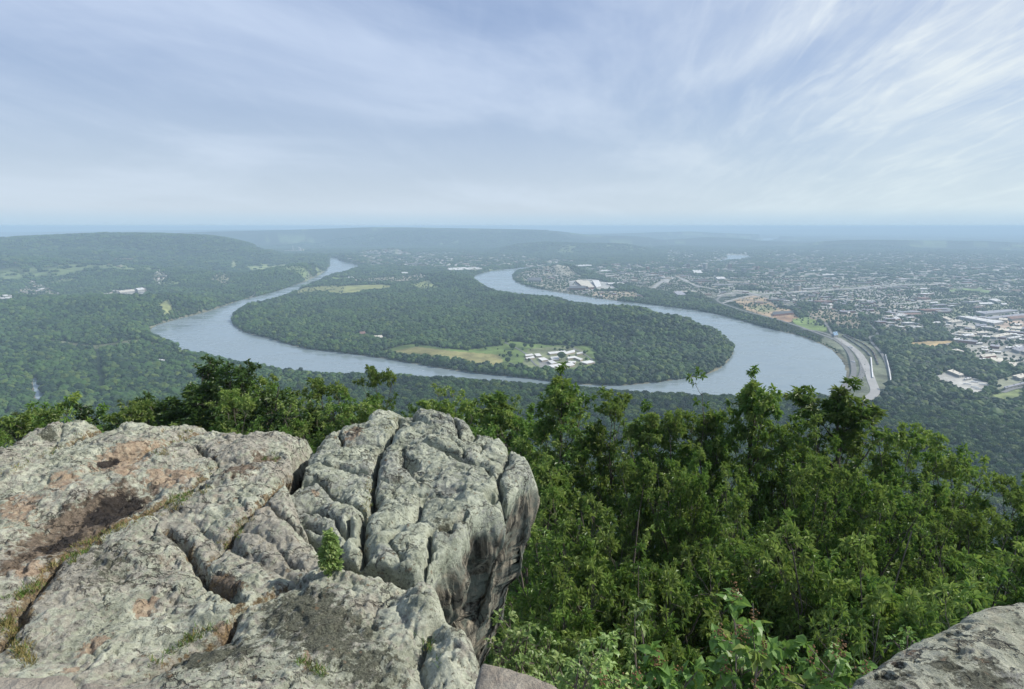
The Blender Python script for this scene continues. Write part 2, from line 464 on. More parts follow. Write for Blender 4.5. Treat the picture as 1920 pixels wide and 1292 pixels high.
ROADS = [  # (centreline, width, colour index)
 (px((1397,548),(1382,551),(1367,553),(1352,557),(1345,562),(1348,567),(1362,573),(1397,585),(1430,593.5),(1463,602),(1497,613),(1530,625),(1560,636),(1580,648),(1594,665),(1600,685),(1600,703),(1588,718),(1573,733),(1560,746)), 14.5),
 (px((1500,618),(1530,622),(1557,630),(1575,639),(1592,651),(1605,664),(1615,680),(1617,697),(1611,712),(1594,726),(1578,740),(1570,752)), 14.5),
 (px((1397,548),(1422,553),(1462,550),(1530,546.5),(1600,541.5),(1660,537),(1760,534),(1925,530)), 26),
 (px((1422,553),(1385,560),(1362,567),(1352,570)), 16),
 (px((1471,565),(1490,575),(1512,590),(1540,602),(1552,613),(1558,624),(1562,632)), 9),
 (px((1225,541),(1236,532),(1250,524),(1230,516),(1190,510),(1130,505)), 26),
 (px((1250,524),(1272,521),(1300,535),(1345,545)), 20),
 (px((1616,755),(1640,738),(1634,715),(1625,690),(1610,665),(1590,648),(1570,635)), 22),
 (px((1632,610),(1645,628),(1630,634),(1640,650),(1655,668),(1668,700)), 9),
 (px((1640,572),(1700,570),(1760,563),(1925,556)), 18),
 (px((1600,520),(1660,518),(1760,523),(1925,519)), 22),
 (px((1740,655),(1800,642),(1860,640),(1925,628)), 12),
 (px((1848,664),(1880,660),(1925,648)), 14),
 (px((1730,705),(1760,690),(1800,680)), 8),
 (px((1880,738),(1900,731),(1925,727)), 10),
 (px((940,641),(960,650),(985,665),(1010,690),(1050,696)), 6),
 (px((957,682),(975,690),(1010,694)), 5),
 (px((1075,655),(1105,672),(1115,684),(1130,680)), 5),
 (px((430,560),(470,556),(480,548)), 5),
]
def street_grid():
    out = []; c = GP([(1300, 520)], 6)[0]; g_ = np.random.default_rng(77)
    for k in range(-9, 22):
        for ax in (0, 1):
            a = 0.35 if k < 8 else 0.12
            u_ = np.array([math.cos(a), math.sin(a)]) if ax == 0 else np.array([-math.sin(a), math.cos(a)])
            n_ = np.array([-u_[1], u_[0]]); o = c+n_*k*170*(1 if ax else 0.9)
            if g_.random() < 0.35: continue
            t_ = np.arange(-1800, 3600, 60.0); P = o+u_*t_[:, None]
            ok = inside(P[:, 0], P[:, 1], URBAN[0]) & (seg_dist(P[:, 0], P[:, 1], riv, True) > 120) & ~inside(P[:, 0], P[:, 1], riv)
            if ok.sum() > 8:
                i = ok.nonzero()[0]; br = np.split(i, np.where(np.diff(i) > 1)[0]+1); b_ = max(br, key=len)
                if len(b_) > 8: out.append((P[b_][::3], 11))
    return out
ROADS += street_grid()
ROAD_S = [(smooth_line(l, 5), wd) for l, wd in ROADS]

def slope_z(x, y):
    r = np.sqrt(x*x+y*y)
    th = np.arctan2(x, y)
    r2 = r*(1+0.10*np.sin(th*3+1)+0.06*np.sin(th*9+2))
    # the mountain runs on to the left and right of the overlook
    r2 = r2 - 250*sstep(r, 100, 900)*sstep(-th, 0.55, 1.1)
    return 403*np.exp(-(np.maximum(r2, 0)/380)**1.3)
def rsdf(x, y):
    d = seg_dist(x, y, riv, True)
    ins = inside(x, y, riv)
    sd = np.where(ins, -d, d)
    for wp in WATERS:
        x0, y0 = wp.min(0)-300; x1, y1 = wp.max(0)+300
        m = (x > x0) & (x < x1) & (y > y0) & (y < y1)
        if m.any():
            dd = seg_dist(x[m], y[m], wp, True); ii = inside(x[m], y[m], wp)
            sd[m] = np.minimum(sd[m], np.where(ii, -dd, dd))
    return sd
def height(x, y):
    x = np.asarray(x, float); y = np.asarray(y, float)
    sd = rsdf(x, y)
    r = np.sqrt(x*x+y*y)
    z = 6 + 5*fbm2(x/500+3, y/500+9, 3) + 60*sstep(r, 5500, 12000)*np.clip(fbm2(x/1500+31, y/1500+7, 5)-0.42, 0, 1)*1.4
    z = z + 40*sstep(r, 12000, 25000)*fbm2(x/3000, y/3000, 4)
    rz = np.zeros_like(z)
    for P, wd, fl in ridge_data:
        m = (x > P[:, 0].min()-3*wd) & (x < P[:, 0].max()+3*wd) & (y > P[:, 1].min()-3*wd) & (y < P[:, 1].max()+3*wd)
        if not m.any(): continue
        xm, ym = x[m], y[m]
        wob = (fbm2(xm/(wd*0.8)+4, ym/(wd*0.8)+2, 4, 0.55)-0.5)*wd*0.9
        best = np.full(xm.shape, 1e18); zc_ = np.zeros(xm.shape); side = np.zeros(xm.shape)
        for i in range(len(P)-1):
            ax, ay, az = P[i]; bx, by, bz = P[i+1]
            vx, vy = bx-ax, by-ay
            t = np.clip(((xm-ax)*vx+(ym-ay)*vy)/(vx*vx+vy*vy), 0, 1)
            d = (xm-ax-t*vx)**2+(ym-ay-t*vy)**2
            k = d < best
            best[k] = d[k]; zc_[k] = (az+t*(bz-az))[k]; side[k] = (vx*(ym-ay)-vy*(xm-ax))[k]
        d = np.maximum(np.sqrt(best)+wob*sstep(np.sqrt(best), 0, wd*0.7), 0)
        wl_ = np.where(side < 0, wd*0.60, wd*1.0) if wd == 240 else wd
        h = zc_*np.exp(-(d/wl_)**fl*0.9)
        rz[m] = np.maximum(rz[m], h)
    z = np.maximum(z, rz + z*0.35*(rz < 300))
    bank = sstep(sd, 0, 45)
    z = np.where(sd > 0, 0.4 + bank*z*sstep(sd, -60, 90)**0.5, -1.5-np.minimum(-sd, 30)*0.1)
    s = slope_z(x, y)
    z = z + s*np.where(sd > 0, sstep(sd, 0, 120), 0)
    return z, sd

def landuse(x, y, sd):
    """base colour and tree density"""
    n = len(x)
    col = np.empty((n, 3)); f = fbm2(x/260+5, y/260+1, 4)
    col[:] = (0.020, 0.034, 0.013)
    dens = np.ones(n)
    r = np.sqrt(x*x+y*y)
    # open ground here and there in the valley
    g = (fbm2(x/420+50, y/420+20, 4) > 0.66) & (r > 4200) & ~inside(x, y, NOOPEN)
    col[g] = (0.13, 0.17, 0.07); dens[g] = 0.25
    for U in URBAN:
        m = inside(x, y, U) & (r < 11800) & (fbm2(x/330+9, y/330+3, 3) > 0.31)
        k = m.nonzero()[0]
        if len(k):
            h = fbm2(x[k]/60, y[k]/60, 3)[:, None]
            col[k] = np.where(h > 0.56, (0.37, 0.355, 0.32), np.where(h > 0.44, (0.15, 0.175, 0.09), (0.27, 0.26, 0.235)))
            dens[k] = 0.24
    for P, c, dn in LAND:
        m = inside(x, y, P); k = m.nonzero()[0]
        if len(k):
            h = (0.82+0.36*fbm2(x[k]/22, y[k]/22, 3))[:, None]
            col[k] = np.array(c)*h; dens[k] = dn
    return col, dens

# polar sheet
radii = [6.0]
while radii[-1] < 75000:
    r = radii[-1]
    radii.append(r+min(max(r*r/430*0.0013, 1.2+r*0.004), 420+r*0.01))
radii = np.array(radii); NR = len(radii)
NA = 760
th = np.linspace(-math.radians(56), math.radians(56), NA)
RR, TT = np.meshgrid(radii, th, indexing='ij')
GX = (RR*np.sin(TT)).ravel(); GY = (RR*np.cos(TT)).ravel()
GZ, GSD = height(GX, GY)
gcol, gden = landuse(GX, GY, GSD)
shore = (GSD < 14) & (GSD > -5) & (RR.ravel() > 300)
gcol[shore] = (0.16, 0.15, 0.10)
idx = np.arange(NR*NA).reshape(NR, NA)
quads = np.stack([idx[:-1, :-1], idx[:-1, 1:], idx[1:, 1:], idx[1:, :-1]], -1).reshape(-1, 4)[:, ::-1]
def hsample(x, y, fld=None):
    """height of the built sheet"""
    x = np.atleast_1d(np.asarray(x, float)); y = np.atleast_1d(np.asarray(y, float))
    fld = GZ if fld is None else fld
    r = np.sqrt(x*x+y*y); t = np.arctan2(x, y)
    i = np.clip(np.searchsorted(radii, r)-1, 0, NR-2)
    fi = np.clip((r-radii[i])/(radii[i+1]-radii[i]), 0, 1)
    a = np.clip((t-th[0])/(th[1]-th[0]), 0, NA-1.001); j = a.astype(int); fj = a-j
    Z = fld.reshape(NR, NA)
    return (Z[i, j]*(1-fj)+Z[i, j+1]*fj)*(1-fi)+(Z[i+1, j]*(1-fj)+Z[i+1, j+1]*fj)*fi

def ground_mat():
    m = bpy.data.materials.new("ground"); m.use_nodes = True
    t = NT(m.node_tree)
    co = t.n('ShaderNodeTexCoord').outputs['Object']
    c = t.attr('landcol', 'Color')
    n1 = t.noise(co, 0.012, 8, 0.65)
    n2 = t.noise(co, 0.0035, 6, 0.6)
    k = t.math('ADD', t.math('MULTIPLY', t.ramp(n1, 0.3, 0.7), 0.8), t.math('MULTIPLY', t.ramp(n2, 0.3, 0.7), 0.5))
    c = t.mix(1.0, c, t.n('ShaderNodeCombineColor', i_Red=t.math('ADD', k, 0.35), i_Green=t.math('ADD', k, 0.35), i_Blue=t.math('ADD', k, 0.35)).outputs[0], 'MULTIPLY')
    p = t.n('ShaderNodeBsdfPrincipled', i_Base_Color=c, i_Roughness=0.9)
    t.inp(p, 'Specular IOR Level', 0.15)
    b = t.n('ShaderNodeBump', i_Height=n1, i_Strength=1.0, i_Distance=14.0)
    t.inp(p, 'Normal', b.outputs[0])
    t.n('ShaderNodeOutputMaterial', i_Surface=p.outputs[0])
    return m
ob('terrain', mesh('terrain', np.c_[GX, GY, GZ], [quads], [ground_mat()], smooth=True, cols={'landcol': gcol}), kind='structure')

def water_mat():
    m = bpy.data.materials.new("river_water"); m.use_nodes = True
    t = NT(m.node_tree)
    co = t.n('ShaderNodeTexCoord').outputs['Object']
    mp = t.n('ShaderNodeMapping', i_Vector=co); mp.inputs['Rotation'].default_value = (0, 0, 0.5); mp.inputs['Scale'].default_value = (1, 2.6, 1)
    big_ = t.math('ADD', t.math('MULTIPLY', t.noise(mp.outputs[0], 0.0035, 5, 0.6, 0.8), 0.65), t.math('MULTIPLY', t.noise(mp.outputs[0], 0.02, 4, 0.6, 1.0), 0.35))
    sm = t.noise(co, 0.25, 3, 0.6)
    c = t.mix(big_, (0.17, 0.215, 0.23), (0.25, 0.30, 0.315))  # paler patches painted in to vary the river's reflection
    p = t.n('ShaderNodeBsdfPrincipled', i_Base_Color=c, i_Roughness=t.ramp(big_, 0.38, 0.60, 0.05, 0.32), i_IOR=1.45)
    b = t.n('ShaderNodeBump', i_Height=sm, i_Strength=0.3, i_Distance=0.15)
    t.inp(p, 'Normal', b.outputs[0])
    t.n('ShaderNodeOutputMaterial', i_Surface=p.outputs[0])
    return m
wv = np.array([[-26000, 300, 0], [26000, 300, 0], [26000, 26000, 0], [-26000, 26000, 0]], float)
ob('river_water', mesh('river_water', wv, [np.array([[0, 1, 2, 3]])], [water_mat()]), kind='structure')

# ---------------------------------------------------------------- roads
asphalt = simple_mat('asphalt', (0.17, 0.17, 0.168), 0.85, 0.2, 0.12, 0.02)
concrete_m = simple_mat('pale_concrete', (0.33, 0.325, 0.31), 0.85, 0.2, 0.12, 0.02)
paint_m = simple_mat('road_paint', (0.6, 0.6, 0.57), 0.7)
def strip(name, line, wd, mat, lift, dash=None):
    P = smooth_line(line, 8)
    T = np.gradient(P, axis=0); T /= np.linalg.norm(T, axis=1)[:, None]
    N = np.c_[-T[:, 1], T[:, 0]]
    zc_ = hsample(P[:, 0], P[:, 1])
    zl = np.maximum(hsample(*(P+N*wd/2).T), hsample(*(P-N*wd/2).T)); zc_ = np.maximum(zc_, zl)
    k = np.ones(7)/7; zc_ = np.convolve(np.r_[[zc_[0]]*3, zc_, [zc_[-1]]*3], k, 'valid')
    A = np.c_[P+N*wd/2, zc_+lift]; B = np.c_[P-N*wd/2, zc_+lift]
    A2 = A-[0, 0, 3.0]; B2 = B-[0, 0, 3.0]
    n = len(P); V = np.concatenate([A, B, A2, B2])
    i = np.arange(n-1)
    F = [np.c_[i, i+1, n+i+1, n+i], np.c_[i+1, i, 2*n+i, 2*n+i+1], np.c_[n+i, n+i+1, 3*n+i+1, 3*n+i]]
    if dash is not None: F = [F[0][::dash]]
    o = ob(name, mesh(name, V, F, [mat]), kind='structure')
    return P, zc_
road_paths = []
for i, (l, wd) in enumerate(ROADS):
    road_paths.append(strip('road', l, wd, concrete_m if wd > 15 else asphalt, 0.9))
for i in (0, 1, 2):
    l, wd = ROADS[i]
    for s_ in (-0.17, 0.17):
        P = np.array(l); T = np.gradient(P, axis=0); T /= np.linalg.norm(T, axis=1)[:, None]
        strip('lane_marking', P+np.c_[-T[:, 1], T[:, 0]]*wd*s_, 0.5, paint_m, 0.905+0.03, 2)
# ---------------------------------------------------------------- buildings of the valley
wall_grey = simple_mat('wall_grey', (0.30, 0.30, 0.29), 0.8, 0.2, 0.1, 0.05, objrand=0.25)
wall_tan = simple_mat('wall_tan', (0.40, 0.34, 0.26), 0.8, 0.2, 0.1, 0.05, objrand=0.25)
wall_brick = simple_mat('wall_brick', (0.24, 0.12, 0.09), 0.85, 0.2, 0.1, 0.05, objrand=0.25)
roof_white = simple_mat('roof_white', (0.66, 0.65, 0.62), 0.7, 0.25, 0.08, 0.03, objrand=0.12)
roof_cream = simple_mat('roof_cream', (0.62, 0.57, 0.47), 0.75, 0.2, 0.08, 0.03, objrand=0.12)
roof_grey = simple_mat('roof_grey', (0.33, 0.33, 0.36), 0.75, 0.2, 0.1, 0.03, objrand=0.2)
roof_dark = simple_mat('roof_dark', (0.10, 0.10, 0.11), 0.8, 0.2, 0.1, 0.05)
roof_brown = simple_mat('roof_brown', (0.22, 0.13, 0.10), 0.8, 0.2, 0.1, 0.05)
glass_dark = simple_mat('window_glass', (0.03, 0.04, 0.05), 0.15, 0.6)
glass_blue = simple_mat('roof_blue', (0.22, 0.33, 0.45), 0.6, 0.3)
FOOT = []    # (x, y, radius) kept clear of trees
def zat(x, y): return float(hsample(x, y)[0])

def quad_world(q, z=14.0):
    return GP(q, z)
def order_ccw(P):
    c = P.mean(0); a = np.arctan2(P[:, 1]-c[1], P[:, 0]-c[0])
    return P[np.argsort(a)]
def make_hall(quad, h, label, cat='warehouse', name='warehouse', roof=roof_white, wall=wall_grey, group=None, skylights=0, zr=14.0):
    P = order_ccw(quad_world(quad, zr))
    c = P.mean(0); zb = min(zat(*p) for p in P)-1; zt = max(zat(*p) for p in P)+h
    root = empty(name, (c[0], c[1], zb), label, cat, group)
    L = P-c
    mb = MB(); mb.prism(L, 0, zt-zb); ob('wall', mb.build('wall', [wall]), root)
    mb = MB(); mb.prism(L*1.012, zt-zb, zt-zb+0.8)
    mb.prism(L*0.985, zt-zb+0.8, zt-zb+0.82, 0)
    ob('roof', mb.build('roof', [roof]), root)
    e = [(np.linalg.norm(L[(i+1) % 4]-L[i]), i) for i in range(4)]
    ln, i0 = max(e)
    u_ = (L[(i0+1) % 4]-L[i0])/ln; vv = (L[(i0+3) % 4]-L[i0])
    # rooftop units
    n = min(4, max(2, int(ln/28)))
    for k in range(n):
        q = L[i0]+u_*ln*(k+0.5)/n+vv*(0.35+0.3*((k*7) % 3)/2)
        mb = MB(); mb.box((q[0], q[1], zt-zb+0.8), (3.5, 2.6, 1.8), math.atan2(u_[1], u_[0]))
        ob('roof_unit', mb.build('roof_unit', [roof_grey]), root)
    # doors and windows along the wall towards the overlook
    for i in range(4):
        a, b = L[i], L[(i+1) % 4]; d = b-a; nn = np.array([d[1], -d[0]]); nn /= np.linalg.norm(nn)
        if nn[1] < -0.35:
            m_ = min(5, max(2, int(np.linalg.norm(d)/12)))
            for k in range(m_):
                q = a+d*(k+0.5)/m_+nn*0.05
                mb = MB(); mb.box((q[0], q[1], 1.0), (5.0, 0.3, min(3.5, h*0.45)), math.atan2(d[1], d[0]))
                ob('window', mb.build('window', [glass_dark]), root)
            break
    rr = np.linalg.norm(L, axis=1).max()
    nst = max(1, int(rr*2/20))
    for s_ in np.linspace(0, 1, nst+1):
        for q_ in np.linspace(0, 1, 4):
            p_ = P[i0]+u_*ln*s_+vv*q_; FOOT.append((p_[0], p_[1], 16))
    return root
def cr(ox, oy, s, *p): return [(ox+a/s, oy+b/s) for a, b in p]
c3 = lambda *p: cr(1640, 520, 6.857, *p)
c4 = lambda *p: cr(1700, 640, 8.727, *p)
c1 = lambda *p: cr(960, 480, 6.0, *p)
H_ = make_hall
H_(c3((1060,515),(1200,515),(1660,590),(1530,610)), 10, 'very long white roofed warehouse running diagonally, the longest in the industrial park')
H_(c3((1300,460),(1730,425),(1850,440),(1420,485)), 11, 'wide dull grey roofed warehouse behind the very long white one', roof=roof_grey)
H_(c3((1400,525),(1920,475),(1990,492),(1480,545)), 9, 'long grey shed lying between two large warehouses at the edge of the industrial park', roof=roof_grey)
H_(c3((1690,520),(1920,500),(1960,530),(1760,550)), 9, 'brown roofed warehouse south of the long grey shed', roof=roof_brown)
H_(c3((920,575),(1040,555),(1130,570),(990,590)), 8, 'small cream roofed warehouse at the near corner of an L shaped plant', roof=roof_cream)
H_(c3((850,515),(920,512),(1010,552),(950,556)), 8, 'narrow cream roofed hall pointing at the small cream warehouse', roof=roof_cream)
H_(c3((1480,770),(1700,725),(1760,745),(1560,785)), 8, 'cream roofed store with a low white box on top, far side of a car park', roof=roof_cream)
H_(c3((1700,790),(1850,760),(1890,775),(1740,800)), 7, 'thin white roofed shop row south of the cream roofed store')
H_(c3((1110,740),(1260,735),(1285,755),(1160,764)), 8, 'bright white roofed hall with vents near a brown dirt clearing')
H_(c3((1350,1005),(1540,985),(1565,1015),(1390,1035)), 8, 'cream roofed hall above the bus depot with a long brown wall', roof=roof_cream, wall=wall_brick)
H_(c3((990,935),(1060,925),(1180,965),(1120,978)), 7, 'tan roofed low building at the forest edge above the bus depot', roof=roof_cream, wall=wall_brick)
H_(c3((1460,290),(1560,283),(1625,310),(1560,320)), 10, 'tall white factory hall behind the grey warehouses')
H_(c3((1340,330),(1510,330),(1525,347),(1350,352)), 8, 'flat white shed left of the white factory hall')
H_(c3((1620,340),(1690,338),(1705,354),(1640,358)), 8, 'short bright white shed in front of the white factory hall')
H_(c3((740,585),(820,572),(850,585),(770,600)), 7, 'small white roofed workshop left of the cream L shaped plant')
H_(c3((1300,705),(1440,700),(1465,722),(1330,728)), 7, 'pale flat roofed shop in the middle of the industrial park', roof=roof_cream)
H_(c3((1290,610),(1430,612),(1440,632),(1310,636)), 7, 'blue grey roofed hall just below the very long white warehouse', roof=roof_grey)
H_(c3((1300,840),(1380,835),(1390,850),(1310,855)), 6, 'low white canopy beside the cream store parking', roof=roof_white)
H_(c3((1680,895),(1790,890),(1800,905),(1690,912)), 6, 'white roofed terrace unit near the frame edge of the industrial park')
H_(c3((1760,930),(1920,895),(1960,935),(1860,965)), 8, 'large grey flat roofed hall with dark wall by the frame edge', roof=roof_grey)
H_(c3((230,515),(280,510),(330,535),(270,550)), 7, 'white roofed unit in the brick mill block by the woods', wall=wall_brick)
H_(c3((710,320),(810,315),(815,330),(720,333)), 7, 'lone white roofed store beyond the wooded belt')
H_(c3((580,142),(670,140),(672,152),(590,155)), 7, 'distant white roofed school among trees')
H_(c4((665,488),(750,472),(935,550),(865,566)), 7, 'cream roofed bus garage with open bays beside a large paved yard', cat='garage', name='bus_garage', roof=roof_cream)
H_(c4((940,595),(1040,578),(1065,595),(960,612)), 4, 'small white canopy attached in front of the bus garage', cat='canopy', name='yard_canopy')
H_(c4((1730,580),(1900,545),(1935,595),(1860,625)), 8, 'grey white roofed hall right of the big dark tree clump', roof=roof_cream)
H_(c4((1590,745),(1920,668),(1925,690),(1620,762)), 5, 'very long low grey shed beside a green field', roof=roof_grey)
H_(c1((712,288),(785,278),(862,352),(795,356)), 12, 'mill hall with a cream sawtooth roof, left of the three parallel mills by the river', roof=roof_cream, wall=wall_brick)
H_(c1((798,292),(855,288),(925,362),(862,368)), 12, 'middle one of the three parallel mill halls by the river', roof=roof_cream, wall=wall_brick)
H_(c1((905,290),(975,284),(1005,352),(950,368)), 12, 'white ribbed roofed hall, right of the three parallel mills by the river', roof=roof_white)
H_(c1((1070,305),(1250,303),(1255,318),(1080,321)), 8, 'long low white shed in the grass beyond the mill halls')
H_(c1((640,110),(890,102),(895,117),(650,124)), 10, 'long pale roofed terminal behind the wooded knoll by the river')
H_(c1((980,165),(1120,162),(1125,176),(990,180)), 10, 'pale roofed hall right of the long terminal')
H_(c1((642,352),(822,350),(826,376),(645,380)), 14, 'dark roofed brick mill with long shadowed front on the river bank', roof=roof_dark, wall=wall_brick)
H_(c1((1820,410),(1900,400),(1960,440),(1870,448)), 9, 'lilac roofed shed by the highway loop', roof=roof_grey)
H_(c1((180,250),(320,248),(330,285),(190,280)), 9, 'dark flat roofed tank house on the river bend point', roof=roof_dark)
c7 = lambda *p: cr(1280, 500, 6.0, *p)
H_(c7((110,45),(200,42),(225,75),(130,78)), 10, 'bright white domed arena roof downtown')
H_(c7((370,122),(460,120),(485,142),(390,145)), 10, 'bright white flat roof just south of the arena downtown')
H_(c7((1460,40),(1570,36),(1575,48),(1470,52)), 8, 'thin white warehouse roof far beyond the interstate')
H_(c7((1570,88),(1730,85),(1735,96),(1580,99)), 8, 'second thin white warehouse roof beyond the interstate, nearer than the first')
H_(c7((1010,515),(1240,505),(1250,525),(1020,550)), 8, 'long dark roofed foundry beside the dirt lots', roof=roof_dark, wall=wall_brick)
H_(c7((1690,745),(1735,735),(1750,770),(1705,780)), 7, 'blue grey roofed signal house at the end of the rail yard', cat='house', name='signal_house', roof=glass_blue)
H_([(836,504),(872,502),(878,506),(845,508)], 9, 'bright white plant roof on the river bank behind the wooded ridge')
H_([(872,503.5),(900,502),(904,504.5),(878,506.5)], 9, 'second white plant roof on the river bank behind the wooded ridge')
H_([(752,512),(762,511.5),(766,513.5),(755,514)], 12, 'white boxy building at the back of the treatment works on the bend')
H_([(652,520),(661,519.5),(664,521.5),(655,522)], 8, 'small white barn left of the treatment works on the bend')
H_([(255,546),(268,544.5),(272,548),(259,549.5)], 8, 'white roofed store in the valley shopping area', roof=roof_white)
H_([(222,549),(250,546),(254,549),(226,552)], 7, 'long tan roofed shopping strip in the left valley', roof=roof_cream)
H_([(298,674),(312,675),(311,678),(297,677)], 6, 'small white roofed shed in the woods near the river bend')

# the white flat roofed hospital on the bend
hc = cr(940, 640, 8.727, (950, 290)); hc = GP(hc, 8)[0]
hosp = empty('hospital_building', (hc[0], hc[1], zat(*hc)), 'rambling white flat roofed hospital of joined wings on the lawn inside the river bend', 'hospital')
wings = [((390,228),(500,212),(530,238),(400,252)), ((540,215),(620,208),(660,248),(575,255)), ((395,280),(520,252),(548,275),(420,298)),
 ((600,285),(700,273),(768,310),(665,327)), ((760,188),(1040,163),(1062,190),(800,218)), ((760,330),(830,318),(905,363),(822,378)),
 ((800,268),(960,250),(935,308),(830,312)), ((1000,197),(1195,148),(1205,185),(1062,218)), ((1080,268),(1200,250),(1222,275),(1092,292)),
 ((1200,252),(1335,298),(1292,318),(1190,275)), ((770,402),(1030,368),(1112,410),(842,442)), ((1060,377),(1150,358),(1205,395),(1122,417)),
 ((1290,347),(1450,323),(1532,350),(1400,377)), ((1100,332),(1222,340),(1203,362),(1062,352)), ((1230,197),(1330,180),(1335,202),(1240,218))]
for q in wings:
    P = order_ccw(GP(cr(940, 640, 8.727, *q), 12.0)); c = P.mean(0); z0 = zat(*c)-1
    L = P-hc; L2 = (P-c)*1.03+c-hc
    mb = MB(); mb.prism(L, z0-zat(*hc), z0-zat(*hc)+5.5); w_ = ob('wing', mb.build('wing', [wall_tan]), hosp)
    mb = MB(); mb.prism(L2, z0-zat(*hc)+5.5, z0-zat(*hc)+6.4); ob('roof', mb.build('roof', [roof_white]), w_)
    for s_ in np.linspace(0, 1, 4):
        for t_ in np.linspace(0, 1, 4):
            e_ = P[0]*(1-s_)*(1-t_)+P[1]*s_*(1-t_)+P[2]*s_*t_+P[3]*(1-s_)*t_; FOOT.append((e_[0], e_[1], 12))

# cement works far up the valley: silos and chimneys
q = G(553, 474, 10); cw = empty('cement_works', (q[0], q[1], zat(*q)), 'distant pale cement works with a thin chimney below the far ridge', 'factory')
mb = MB(); mb.box((0, 0, -2), (160, 40, 24)); mb.box((-120, 10, -2), (90, 40, 18)); mb.box((110, 0, -2), (60, 30, 40)); ob('hall', mb.build('hall', [roof_cream]), cw)
for xx, hh, rr in ((-20, 95, 6), (75, 70, 9), (98, 62, 9)):
    mb = MB(); mb.tube([(xx, -20, 0), (xx, -20, hh)], [rr, rr*0.8], 10); ob('chimney' if rr < 7 else 'silo', mb.build('chimney', [roof_white], True), cw)

# downtown blocks: a few taller
rng = np.random.default_rng(5)
DOWN = [(1495,545,34,'tan brick tower beside the interstate'),(1214,508,40,''),(1250,506,52,''),(1262,512,34,''),(1290,503,46,''),(1322,506,60,''),(1345,512,40,''),(1368,505,52,''),(1395,511,38,''),(1240,515,30,''),(1420,508,44,''),(1180,503,32,''),(1447,516,30,'')]
for k, (a, b, h, lb) in enumerate(DOWN):
    p = G(a, b, 8); z0 = zat(*p)
    r_ = empty('office_tower', (p[0], p[1], z0-1), lb or 'pale office block standing among low downtown roofs across the river', 'office block', None if lb else 'downtown office blocks')
    wx, wy = rng.uniform(24, 40), rng.uniform(22, 34); rz = rng.uniform(0, 1.5)
    mb = MB(); mb.box((0, 0, 0), (wx, wy, h), rz); ob('wall', mb.build('wall', [wall_tan if k % 3 == 0 else wall_brick if k % 3 == 1 else wall_grey]), r_)
    mb = MB(); mb.box((0, 0, h), (wx+1, wy+1, 1.2), rz); mb.box((0, 0, h+1.2), (8, 8, 3.5), rz); ob('roof', mb.build('roof', [roof_white if k % 2 else roof_grey]), r_)
    for f in range(3, int(h)-2, 5):
        mb = MB(); mb.box((0, 0, f), (wx+0.4, wy+0.4, 1.9), rz); ob('window_band', mb.build('window_band', [glass_dark]), r_)
    FOOT.append((p[0], p[1], 30))

make_hall([(674,624),(684,623),(686,627),(676,628)], 9, 'red brown roofed house in the bend forest left of the tan meadow', cat='house', name='house', roof=roof_brown)
make_hall([(698,630),(716,629),(718,633),(700,634)], 6, 'pale house right of the red brown roofed one in the bend forest', cat='house', name='house', roof=roof_cream)
# houses and shops: templates, then copies
def tmpl(size, h, gable, roof, wall):
    mb = MB(); mb.box((0, 0, -2), (size[0], size[1], h+2), 0, 0, 1)
    if gable: mb.gable((0, 0, h), size, size[1]*0.28, 0, 1, 0.5)
    else:
        mb.box((0, 0, h), (size[0]+0.6, size[1]+0.6, 0.5), 0, 1); mb.box((size[0]*0.2, 0, h+0.5), (3, 3, 1.5), 0, 0)
    return mb
HT = []
for size, h, g, rf, wl in (((17, 10), 5, True, roof_grey, wall_tan), ((15, 11), 5, True, roof_brown, roof_white), ((20, 11), 6, True, roof_dark, wall_brick),
                           ((16, 10), 5, True, roof_white, wall_grey), ((38, 20), 7, False, roof_white, wall_grey), ((60, 28), 8, False, roof_cream, wall_tan),
                           ((45, 24), 8, False, roof_grey, wall_brick), ((28, 18), 6, False, roof_white, wall_tan)):
    HT.append(tmpl(size, h, g, rf, wl).build('house', [wl, rf]))
def in_poly_pts(poly, n):
    x0, y0 = poly.min(0); x1, y1 = poly.max(0); o = np.zeros((0, 2))
    while len(o) < n:
        c = rng.uniform((x0, y0), (x1, y1), (n*3, 2)); c = c[inside(c[:, 0], c[:, 1], poly)]
        o = np.r_[o, c]
    return o[:n]
